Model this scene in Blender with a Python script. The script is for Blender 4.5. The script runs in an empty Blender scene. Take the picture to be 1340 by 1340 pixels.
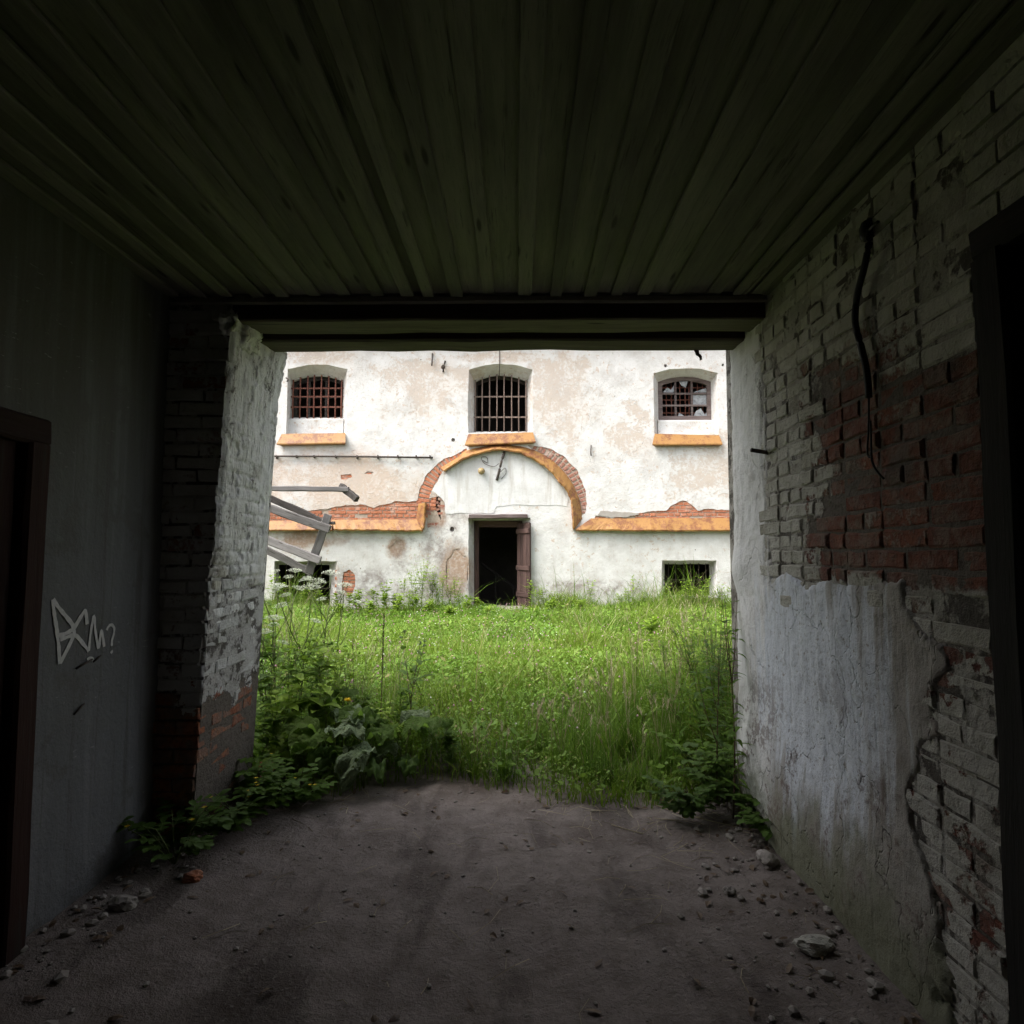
import bpy, bmesh, math, random
import numpy as np
from mathutils import Vector, Matrix, noise as mnoise
R = math.radians
random.seed(7); rng = np.random.default_rng(7)
scene = bpy.context.scene
C = scene.collection

# ------------------------------------------------------------------ camera
FPX = 800.0                                   # focal length in photograph pixels (1340 px wide)
TILT = math.atan(50.5 / FPX); YAW = math.atan(8 / FPX)
cam_d = bpy.data.cameras.new('camera'); cam_d.sensor_width = 36; cam_d.lens = 36 * FPX / 1340
cam_d.clip_start = 0.05; cam_d.clip_end = 2000
cam = bpy.data.objects.new('camera', cam_d); C.objects.link(cam)
cam.location = (0, 0, 1.6); cam.rotation_euler = (R(90) + TILT, 0, YAW)
scene.camera = cam
# ------------------------------------------------------------------ sky, sun, exposure
SUN_ELEV, SUN_AZ = 54, -112                  # azimuth of the sun, measured from +Y towards +X
w = bpy.data.worlds.new('World'); scene.world = w; w.use_nodes = True
wn = w.node_tree; wn.nodes.clear()
sky = wn.nodes.new('ShaderNodeTexSky'); sky.sky_type = 'NISHITA'; sky.sun_disc = False
sky.sun_elevation = R(SUN_ELEV); sky.sun_rotation = R(SUN_AZ); sky.air_density = 1.0; sky.dust_density = 5.0
hs = wn.nodes.new('ShaderNodeHueSaturation'); hs.inputs['Saturation'].default_value = 0.28   # thin overcast
bg = wn.nodes.new('ShaderNodeBackground'); bg.inputs['Strength'].default_value = 0.15
wo = wn.nodes.new('ShaderNodeOutputWorld')
wn.links.new(sky.outputs[0], hs.inputs['Color']); wn.links.new(hs.outputs[0], bg.inputs[0]); wn.links.new(bg.outputs[0], wo.inputs[0])
sd = bpy.data.lights.new('sun', 'SUN'); sd.energy = 1.5; sd.angle = R(40); sd.color = (1, .965, .91)
so = bpy.data.objects.new('sun', sd); C.objects.link(so)
a = R(SUN_AZ); e = R(SUN_ELEV)
sdir = Vector((math.sin(a) * math.cos(e), math.cos(a) * math.cos(e), math.sin(e)))
so.rotation_euler = (-sdir).to_track_quat('-Z', 'Y').to_euler(); so.location = (0, 0, 30)
scene.view_settings.view_transform = 'Standard'; scene.view_settings.look = 'None'
scene.view_settings.exposure = 1.6; scene.view_settings.gamma = 1
scene.cycles.max_bounces = 6; scene.cycles.diffuse_bounces = 4; scene.cycles.use_adaptive_sampling = True; scene.cycles.adaptive_threshold = .025; scene.cycles.transparent_max_bounces = 8
try:
    scene.cycles.use_denoising = True
except Exception: pass

# ------------------------------------------------------------------ measuring: a photograph pixel + a known distance -> place
def at(px, py, Y):
    x = (px - 670) / FPX; z = -(py - 669.5) / FPX
    dy = math.cos(TILT) - z * math.sin(TILT); dz = math.sin(TILT) + z * math.cos(TILT)
    X = x * math.cos(YAW) - dy * math.sin(YAW); Yd = x * math.sin(YAW) + dy * math.cos(YAW)
    t = Y / Yd
    return Vector((X * t, Y, 1.6 + dz * t))
FY = 13.0                                     # distance of the prison front
def F(px, py, Y=FY):
    p = at(px, py, Y); return (p.x, p.z)
def sstep(a, b, x):
    t = min(1, max(0, (x - a) / (b - a))); return t * t * (3 - 2 * t)
def nz(x, y, z=0.0, s=1.0): return mnoise.noise(Vector((x * s, y * s, z * s)))
def fbm(x, y, z=0.0, s=1.0, o=4): return mnoise.fractal(Vector((x * s, y * s, z * s)), 1.0, 2.0, o)

# ------------------------------------------------------------------ material helper
class G:
    def __init__(s, name, rough=0.9, spec=0.2):
        s.m = bpy.data.materials.new(name); s.m.use_nodes = True
        s.t = s.m.node_tree; s.b = s.t.nodes['Principled BSDF']
        s.b.inputs['Roughness'].default_value = rough
        s.b.inputs['Specular IOR Level'].default_value = spec
        s._pos = None; s._xyz = None
    def L(s, a, b):
        if hasattr(a, 'node'): s.t.links.new(a, b)
        else: b.default_value = a
    def pos(s):
        if s._pos is None:
            s._pos = s.t.nodes.new('ShaderNodeNewGeometry').outputs['Position']
        return s._pos
    def obj(s): return s.t.nodes.new('ShaderNodeTexCoord').outputs['Object']
    def rand(s): return s.t.nodes.new('ShaderNodeObjectInfo').outputs['Random']
    def attr(s, n):
        a = s.t.nodes.new('ShaderNodeAttribute'); a.attribute_name = n; return a.outputs['Fac']
    def xyz(s):
        if s._xyz is None:
            n = s.t.nodes.new('ShaderNodeSeparateXYZ'); s.L(s.pos(), n.inputs[0]); s._xyz = n.outputs
        return s._xyz
    def scalev(s, v, x, y, z, off=None):
        n = s.t.nodes.new('ShaderNodeVectorMath'); n.operation = 'MULTIPLY'; s.L(v, n.inputs[0]); n.inputs[1].default_value = (x, y, z)
        o = n.outputs[0]
        if off is not None:
            k = s.t.nodes.new('ShaderNodeVectorMath'); k.operation = 'ADD'; s.L(o, k.inputs[0])
            c = s.t.nodes.new('ShaderNodeCombineXYZ')
            for i in range(3): s.L(s.mul(off, 37.0 + 11 * i), c.inputs[i])
            s.L(c.outputs[0], k.inputs[1]); o = k.outputs[0]
        return o
    def noise(s, scale, detail=5, rough=.6, vec=None, dist=0.0):
        n = s.t.nodes.new('ShaderNodeTexNoise'); n.inputs['Scale'].default_value = scale
        n.inputs['Detail'].default_value = detail; n.inputs['Roughness'].default_value = rough; n.inputs['Distortion'].default_value = dist
        s.L(vec if vec is not None else s.pos(), n.inputs['Vector']); return n.outputs['Fac']
    def warp(s, v, scale, amt):
        n = s.t.nodes.new('ShaderNodeTexNoise'); n.inputs['Scale'].default_value = scale; n.inputs['Detail'].default_value = 5; s.L(v, n.inputs['Vector'])
        k = s.t.nodes.new('ShaderNodeVectorMath'); k.operation = 'MULTIPLY_ADD'; s.L(n.outputs['Color'], k.inputs[0]); k.inputs[1].default_value = (amt, amt, amt); s.L(v, k.inputs[2]); return k.outputs[0]
    def vor(s, scale, vec=None, feature='F1'):
        n = s.t.nodes.new('ShaderNodeTexVoronoi'); n.feature = feature; n.inputs['Scale'].default_value = scale
        s.L(vec if vec is not None else s.pos(), n.inputs['Vector']); return n.outputs['Distance']
    def map(s, v, a, b, c=0.0, d=1.0, smooth=True):
        n = s.t.nodes.new('ShaderNodeMapRange'); n.interpolation_type = 'SMOOTHSTEP' if smooth else 'LINEAR'
        s.L(v, n.inputs[0])
        for i, q in enumerate((a, b, c, d)): s.L(q, n.inputs[i + 1])
        return n.outputs[0]
    def op(s, o, a, b=0.0):
        n = s.t.nodes.new('ShaderNodeMath'); n.operation = o; s.L(a, n.inputs[0]); s.L(b, n.inputs[1]); return n.outputs[0]
    def mul(s, a, b): return s.op('MULTIPLY', a, b)
    def add(s, a, b): return s.op('ADD', a, b)
    def sub(s, a, b): return s.op('SUBTRACT', a, b)
    def mx(s, a, b): return s.op('MAXIMUM', a, b)
    def mn(s, a, b): return s.op('MINIMUM', a, b)
    def mix(s, f, a, b):
        n = s.t.nodes.new('ShaderNodeMix'); n.data_type = 'RGBA'; s.L(f, n.inputs[0])
        for q, i in ((a, 6), (b, 7)):
            s.L(q if hasattr(q, 'node') else (*q, 1.0), n.inputs[i])
        return n.outputs[2]
    def mulc(s, f, a, b):
        n = s.t.nodes.new('ShaderNodeMix'); n.data_type = 'RGBA'; n.blend_type = 'MULTIPLY'; s.L(f, n.inputs[0])
        for q, i in ((a, 6), (b, 7)):
            s.L(q if hasattr(q, 'node') else (*q, 1.0), n.inputs[i])
        return n.outputs[2]
    def blob(s, u, v, cu, cv, ru, rv, wob=None, amt=.6, soft=.25):
        du = s.mul(s.sub(u, cu), 1 / ru); dv = s.mul(s.sub(v, cv), 1 / rv)
        d = s.op('SQRT', s.add(s.mul(du, du), s.mul(dv, dv)))
        if wob is not None: d = s.add(d, s.mul(s.sub(wob, .5), amt * 2))
        return s.map(d, 1 + soft, 1 - soft)
    def col(s, c): s.L(c if hasattr(c, 'node') else (*c, 1.0), s.b.inputs['Base Color']); return s
    def bump(s, h, strength=.5, dist=.01):
        n = s.t.nodes.new('ShaderNodeBump'); n.inputs['Strength'].default_value = strength; n.inputs['Distance'].default_value = dist
        s.L(h, n.inputs['Height']); s.t.links.new(n.outputs[0], s.b.inputs['Normal']); return s

# ---- prison front plaster
def mk_facade():
    g = G('prison_plaster', .92); x, y, z = g.xyz()
    big = g.noise(.9, 6, .62); mid = g.noise(3.2, 7, .68); fine = g.noise(17, 6, .7); grain = g.noise(70, 3, .7)
    c = g.mix(g.map(mid, .35, .7), (.66, .65, .635), (.56, .545, .52))
    lowf = g.noise(1.5, 5, .6)
    def B(px, py, rx, ry, wob=mid, amt=.9, soft=.3):
        if amt >= 1.3: wob = lowf; amt = amt * 1.5; soft = .55
        X, Z = F(px, py); return g.blob(x, z, X, Z, rx / 61.5, ry / 61.5, wob, amt, soft)
    # worn paint showing the tan render below
    zone = g.mx(B(450, 638, 105, 34, amt=1.3), g.mx(B(565, 500, 55, 40, amt=1.6), g.mx(B(830, 565, 30, 28, amt=1.5), B(935, 610, 60, 40, amt=1.7))))
    zone = g.mx(zone, g.mx(B(415, 466, 55, 12), g.mx(B(735, 505, 40, 60, amt=1.8), B(655, 467, 60, 8))))
    worn = g.map(g.add(g.mul(fine, .55), g.add(g.mul(mid, .45), g.mul(zone, .12))), .565, .64)
    tan = g.mix(fine, (.46, .345, .265), (.54, .445, .365))
    c = g.mix(g.mul(worn, .62), c, tan)
    zl = g.mul(B(450, 636, 110, 36, amt=1.3), g.map(fine, .3, .6, .35, .95)); c = g.mix(g.mul(zl, .75), c, g.mix(mid, (.50, .35, .26), (.60, .49, .40)))
    tanl = g.map(g.add(big, g.mul(zone, .2)), .50, .72)
    c = g.mix(g.mul(tanl, .30), c, (.54, .455, .38))
    c = g.mix(g.mul(g.map(g.add(g.mul(grain, .5), g.mul(fine, .5)), .56, .66), .38), c, (.34, .29, .25))
    c = g.mix(g.mul(g.map(g.noise(1.6, 6, .7), .5, .68), .28), c, (.43, .41, .40))
    flk = g.noise(9, 9, .72); c = g.mix(g.mul(g.map(g.add(flk, g.mul(lowf, .25)), .715, .735), .8), c, tan)
    c = g.mix(g.mul(g.map(g.add(flk, g.mul(big, .2)), .765, .775), .8), c, (.30, .24, .20))
    c = g.mix(g.mul(g.map(g.noise(48, 4, .8), .57, .66), g.map(lowf, .4, .65, .15, .6)), c, (.27, .235, .21))
    # bare patches low on the wall
    low = g.mx(B(595, 745, 20, 34), g.mx(B(519, 716, 12, 14), g.mx(B(572, 672, 12, 20), B(400, 706, 30, 14, amt=1.6))))
    c = g.mix(g.mul(low, g.map(fine, .25, .6, .55, 1)), c, (.34, .24, .175))
    grime = g.mx(B(490, 765, 110, 24), g.mx(B(570, 720, 40, 70, amt=1.5), B(760, 770, 120, 12)))
    grime = g.mul(grime, g.map(g.add(mid, g.mul(fine, .5)), .6, .95))
    c = g.mix(g.mul(grime, .8), c, (.22, .18, .165))
    # grey damp speckle high up
    sp = g.mx(B(500, 500, 70, 26, amt=1.4), g.mx(B(800, 505, 60, 18, amt=1.5), g.mx(B(395, 620, 50, 22, amt=1.4), B(815, 618, 60, 12, amt=1.6))))
    spk = g.mul(g.map(g.noise(28, 5, .75), .53, .66), sp)
    c = g.mix(g.mul(spk, .6), c, (.25, .24, .235))
    st = g.noise(1.0, 5, .65, g.scalev(g.pos(), 7, 7, .55))
    c = g.mix(g.mul(g.map(st, .56, .75), g.mul(g.map(z, 2.15, 1.6), .5)), c, (.42, .37, .33))
    run = g.noise(1.0, 6, .7, g.scalev(g.pos(), 9, 9, .35))
    c = g.mix(g.mul(g.map(run, .57, .70), g.map(lowf, .45, .62, 0, .5)), c, (.36, .30, .25))
    pit = g.map(g.vor(1.7), .028, .016)
    c = g.mix(g.mul(pit, .9), c, (.09, .07, .06))
    red = g.map(g.noise(8, 4, .7), .70, .74)
    c = g.mix(g.mul(red, g.mul(B(470, 640, 90, 40), .8)), c, (.45, .16, .07))
    cr = g.map(g.vor(.8, g.warp(g.scalev(g.pos(), 1, 1, 1.4), 2.2, .5), 'DISTANCE_TO_EDGE'), .0035, .0)
    c = g.mix(g.mul(cr, g.mul(g.map(big, .45, .6), .6)), c, (.18, .15, .13))
    g.col(c); g.bump(g.add(g.mul(mid, 1.0), g.add(g.mul(fine, .5), g.add(g.mul(worn, -.25), g.mul(grain, .15)))), .7, .03)
    return g.m
def mk_white():
    g = G('white_limewash', .9); mid = g.noise(2.5, 6, .65); fine = g.noise(20, 5, .7)
    st = g.noise(1, 5, .6, g.scalev(g.pos(), 9, 9, .8))
    c = g.mix(g.map(mid, .4, .7), (.67, .665, .655), (.58, .57, .555))
    c = g.mix(g.mul(g.map(st, .50, .68), .6), c, (.46, .42, .375)); c = g.mix(g.mul(g.map(g.noise(1.3, 6, .7), .5, .66), .4), c, (.44, .42, .40)); c = g.mix(g.mul(g.map(g.noise(60, 3, .7), .58, .68), .5), c, (.33, .29, .25))
    c = g.mix(g.mul(g.map(fine, .64, .74), .5), c, (.4, .35, .3))
    g.col(c); g.bump(g.add(mid, g.mul(fine, .4)), .6, .02); return g.m
def mk_brick(name, c0, c1, c2, dust=.3):
    g = G(name, .92); r = g.rand(); n = g.noise(30, 5, .7); m = g.noise(5, 4, .6)
    c = g.mix(r, c0, c1); c = g.mix(g.map(n, .35, .7), c, c2)
    c = g.mix(g.mul(g.map(m, .5, .7), dust), c, (.62, .55, .48))
    g.col(c); g.bump(n, .6, .006); return g.m
# ---- whitewashed passage brick; bare=function of (g, y, z) -> 0..1 where the wash is gone
def mk_wash(name, bare_fn, wash0, wash1, mortar=False, b0=(.235, .085, .052), b1=(.15, .058, .043)):
    g = G(name, .9); x, y, z = g.xyz()
    mid = g.noise(5, 6, .65); fine = g.noise(32, 5, .7); r = g.rand()
    bare = g.add(bare_fn(g, x, y, z, mid), g.mul(g.sub(r, .5), .0 if mortar else .62))
    keep = g.map(g.add(g.mul(mid, .6), g.mul(fine, .4)), .40, .56)
    bare = g.map(g.sub(bare, g.mul(keep, .35)), .2, .5)
    chip = g.map(g.add(g.mul(fine, .55), g.mul(g.noise(11, 4, .6), .45)), .60, .66)
    bare = g.mx(bare, g.mul(chip, .8))
    wash = g.mix(g.map(mid, .35, .7), wash0, wash1)
    wash = g.mix(g.mul(g.map(g.noise(2.2, 5, .6), .5, .75), .5), wash, (.20, .175, .13))
    if mortar:
        under = g.mix(fine, (.20, .175, .15), (.07, .055, .046)); wash = g.mix(g.mul(g.map(g.noise(7, 5, .7), .50, .58), .85), wash, (.055, .045, .038))
    else:
        under = g.mix(r, b0, b1)
        under = g.mix(g.map(fine, .4, .75), under, (.12, .055, .045))
        under = g.mix(g.mul(g.map(g.noise(9, 6, .7), .44, .6), .7), under, (.22, .165, .135)); under = g.mix(g.mul(g.map(g.noise(3, 5, .7), .5, .64), .7), under, (.12, .10, .085))
    g.col(g.mix(bare, wash, under))
    g.bump(g.add(g.mul(fine, 1.0), g.add(mid, g.mul(bare, -.4))), 1.0, .018); return g.m
def bare_right(g, x, y, z, mid):
    top = g.add(g.mul(y, .30), 1.68)                                   # the wash is gone below a slanting line ...
    a = g.map(g.add(g.sub(top, z), g.mul(g.sub(mid, .5), .7)), -.25, .25)
    b = g.map(z, 1.40, 1.52)                                          # ... and above the render
    cc = g.map(g.add(y, g.add(g.mul(g.sub(mid, .5), 1.2), g.mul(g.sub(g.noise(2.1, 4, .6), .5), 2.2))), 3.2, 2.5)
    lowr = g.mul(g.mul(g.map(z, 1.6, 1.3), g.map(mid, .46, .58)), .75)
    return g.mx(g.mul(g.mul(a, b), cc), lowr)
def bare_pier(g, x, y, z, mid):
    return g.mx(g.mul(g.map(g.add(z, g.mul(g.sub(mid, .5), .9)), .84, .68), 1.5), g.mul(g.map(g.add(y, g.mul(g.sub(mid, .5), .3)), 3.36, 3.33), .22))
def mk_pierplaster():
    g = G('pier_limewash', .9); x, y, z = g.xyz()
    v = g.noise(1, 7, .7, g.scalev(g.pos(), 24, 24, 6.0)); mid = g.noise(6, 6, .65); fine = g.noise(45, 5, .7)
    c = g.mix(g.map(mid, .35, .7), (.84, .84, .83), (.70, .69, .67))
    c = g.mix(g.mul(g.map(v, .52, .66), .75), c, (.22, .20, .185))
    c = g.mix(g.mul(g.map(g.add(g.mul(fine, .5), g.mul(mid, .5)), .56, .62), .85), c, (.13, .11, .095))
    c = g.mix(g.mul(g.map(g.noise(2.6, 4, .6), .56, .7), .5), c, (.36, .33, .24))
    g.col(c); g.bump(g.add(g.mul(v, 1.2), g.add(mid, g.mul(fine, .5))), .9, .018); return g.m
def mk_rightplaster():
    g = G('passage_render', .88); x, y, z = g.xyz()
    v = g.noise(1, 6, .62, g.scalev(g.pos(), 13, 13, 1.1)); mid = g.noise(4, 6, .65); fine = g.noise(38, 5, .7)
    c = g.mix(g.map(mid, .35, .65), (.36, .335, .305), (.26, .235, .205))
    c = g.mix(g.mul(g.map(y, 3.3, 3.5), .8), c, g.mix(mid, (.84, .84, .84), (.72, .71, .69)))
    wh = g.blob(y, z, 2.97, .98, .62, .62, v, .9, .25)
    paint = g.mix(v, (.46, .49, .545), (.82, .845, .875))
    c = g.mix(g.mul(wh, g.map(fine, .3, .45)), c, paint)
    fl = g.mul(g.map(g.add(g.mul(mid, .6), g.mul(fine, .4)), .535, .585), g.map(z, 1.2, .35, .25, 1))
    c = g.mix(g.mul(fl, .8), c, (.17, .13, .115))
    pit = g.map(fine, .68, .73); c = g.mix(g.mul(pit, .7), c, (.12, .10, .09))
    gr = g.mul(g.map(g.add(z, g.mul(g.sub(mid, .5), 1.2)), .5, .12), .7)
    c = g.mix(gr, c, (.13, .14, .07))
    cr = g.map(g.vor(2.2, g.warp(g.scalev(g.pos(), 1, 1, .6), 5, .30), 'DISTANCE_TO_EDGE'), .008, .0)
    c = g.mix(g.mul(cr, g.mul(g.map(g.noise(2, 3), .5, .6), .7)), c, (.12, .10, .09))
    g.col(c); g.bump(g.add(g.mul(v, .8), g.add(mid, g.add(g.mul(fine, .5), g.mul(cr, -.4)))), .9, .016); return g.m
def mk_leftplaster():
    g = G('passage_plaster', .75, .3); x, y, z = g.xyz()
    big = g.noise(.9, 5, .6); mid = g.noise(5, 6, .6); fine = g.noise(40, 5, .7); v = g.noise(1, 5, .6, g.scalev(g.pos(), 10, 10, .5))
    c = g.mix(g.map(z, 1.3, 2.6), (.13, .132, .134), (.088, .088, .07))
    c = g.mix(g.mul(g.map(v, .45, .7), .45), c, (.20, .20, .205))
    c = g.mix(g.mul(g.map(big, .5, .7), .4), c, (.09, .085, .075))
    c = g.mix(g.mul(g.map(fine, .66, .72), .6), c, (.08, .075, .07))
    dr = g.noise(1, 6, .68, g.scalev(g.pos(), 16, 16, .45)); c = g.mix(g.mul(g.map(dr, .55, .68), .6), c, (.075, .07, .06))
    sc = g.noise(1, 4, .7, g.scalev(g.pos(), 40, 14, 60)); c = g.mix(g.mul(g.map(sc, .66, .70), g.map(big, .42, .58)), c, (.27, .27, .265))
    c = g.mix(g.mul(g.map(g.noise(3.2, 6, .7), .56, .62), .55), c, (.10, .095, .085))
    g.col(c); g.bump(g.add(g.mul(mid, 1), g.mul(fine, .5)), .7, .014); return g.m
def mk_wood(name, c0, c1, c2, rough=.85, gs=1.0):
    g = G(name, rough); r = g.rand(); o = g.obj()
    v = g.scalev(o, 1.6, 26 * gs, 26 * gs, r); n = g.noise(1, 6, .65, v, .3); k = g.noise(1, 4, .6, g.scalev(o, .9, 4, 4, r))
    f = g.noise(1, 4, .7, g.scalev(o, 12, 160, 160, r))
    c = g.mix(g.map(n, .3, .7), c0, c1); c = g.mix(g.mul(g.map(k, .45, .7), .7), c, c2)
    c = g.mulc(g.map(r, 0, 1, 0, .9, False), c, (.5, .5, .5))
    c = g.mix(g.mul(g.map(n, .58, .70), .75), c, (.03, .025, .02)); c = g.mix(g.mul(g.map(f, .56, .7), .4), c, (.04, .035, .03)); kn = g.map(g.vor(1, g.scalev(o, 1.7, 9, 9, r)), .13, .05); c = g.mix(g.mul(kn, .8), c, (.03, .024, .018))
    g.col(c); g.bump(g.add(n, g.mul(f, .4)), .6, .006); return g.m
def mk_yellow():
    g = G('rusty_yellow_paint', .55, .4); n = g.noise(4.5, 6, .72); f = g.noise(28, 5, .7); v = g.noise(1.2, 4, .6)
    k = g.add(g.mul(n, .6), g.add(g.mul(f, .3), g.mul(v, .12)))
    c = g.mix(f, (.35, .185, .055), (.27, .13, .038))
    c = g.mix(g.mul(g.map(k, .485, .575), .9), c, (.17, .062, .028)); c = g.mix(g.map(k, .585, .66), c, (.12, .05, .032))
    g.col(c); g.bump(g.add(f, n), .4, .008); return g.m
def mk_plain(name, c0, c1, rough=.8, sc=14, metal=0.0, spec=.25):
    g = G(name, rough, spec); n = g.noise(sc, 5, .68)
    g.col(g.mix(g.map(n, .3, .7), c0, c1)); g.b.inputs['Metallic'].default_value = metal; g.bump(n, .4, .005); return g.m
def mk_leaf(name, c0, c1, c2, trans=.35, attr=False, rough=.6, veins=False):
    g = G(name, rough, .35); r = g.attr('rnd') if attr else g.rand(); n = g.noise(9, 3, .6)
    c = g.mix(r, c0, c1); c = g.mix(g.map(n, .45, .75), c, c2)
    if attr:
        c = g.mix(g.map(r, .93, .99), c, (.30, .25, .10)); c = g.mix(g.map(g.noise(.55, 4, .6), .42, .66), c, g.mulc(1.0, c, (.72, .86, .75)))
    if veins:
        vn = g.vor(38, None, 'DISTANCE_TO_EDGE'); c = g.mix(g.map(vn, .10, .0, 0, .45), c, g.mix(.5, c, (.30, .36, .14))); c = g.mix(g.map(g.noise(24, 5, .7), .6, .7, 0, .6), c, (.16, .13, .05)); g.bump(g.add(g.map(vn, 0, .2), g.noise(14, 4)), .7, .008)
    g.col(c)
    tr = g.t.nodes.new('ShaderNodeBsdfTranslucent'); g.L(c, tr.inputs['Color'])
    ms = g.t.nodes.new('ShaderNodeMixShader'); ms.inputs[0].default_value = trans
    out = [q for q in g.t.nodes if q.type == 'OUTPUT_MATERIAL'][0]
    g.t.links.new(g.b.outputs[0], ms.inputs[1]); g.t.links.new(tr.outputs[0], ms.inputs[2]); g.t.links.new(ms.outputs[0], out.inputs['Surface'])
    return g.m
def mk_ground():
    g = G('earth', .95); x, y, z = g.xyz()
    big = g.noise(1.6, 6, .62); mid = g.noise(7, 6, .68); fine = g.noise(45, 5, .7); gr = g.noise(160, 3, .7)
    c = g.mix(g.map(mid, .3, .7), (.18, .146, .128), (.27, .23, .208))
    c = g.mix(g.mul(g.map(big, .5, .68), .7), c, (.115, .09, .076))
    c = g.mix(g.mul(g.map(g.noise(1, 5, .6, g.scalev(g.pos(), 2.6, .8, 1)), .5, .62), .6), c, (.075, .06, .052)); c = g.mix(g.mul(g.map(fine, .56, .68), .6), c, (.27, .24, .22)); c = g.mix(g.mul(g.map(fine, .40, .30), .6), c, (.045, .036, .03))
    green = g.map(g.add(y, g.mul(g.sub(mid, .5), 1.0)), 4.4, 4.9)
    c = g.mix(g.mul(green, .8), c, g.mix(mid, (.05, .075, .018), (.09, .085, .04)))
    g.col(c); g.bump(g.add(g.mul(mid, 1.2), g.add(fine, g.mul(gr, .4))), .8, .022); return g.m
def mk_glass():
    g = G('dusty_glass', .15, .5); n = g.noise(12, 4, .6)
    g.col(g.mix(n, (.30, .32, .34), (.45, .46, .47)))
    tr = g.t.nodes.new('ShaderNodeBsdfTransparent'); ms = g.t.nodes.new('ShaderNodeMixShader'); g.L(g.map(n, .3, .7, .45, .75), ms.inputs[0])
    out = [q for q in g.t.nodes if q.type == 'OUTPUT_MATERIAL'][0]
    g.t.links.new(tr.outputs[0], ms.inputs[1]); g.t.links.new(g.b.outputs[0], ms.inputs[2]); g.t.links.new(ms.outputs[0], out.inputs['Surface'])
    return g.m

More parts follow.
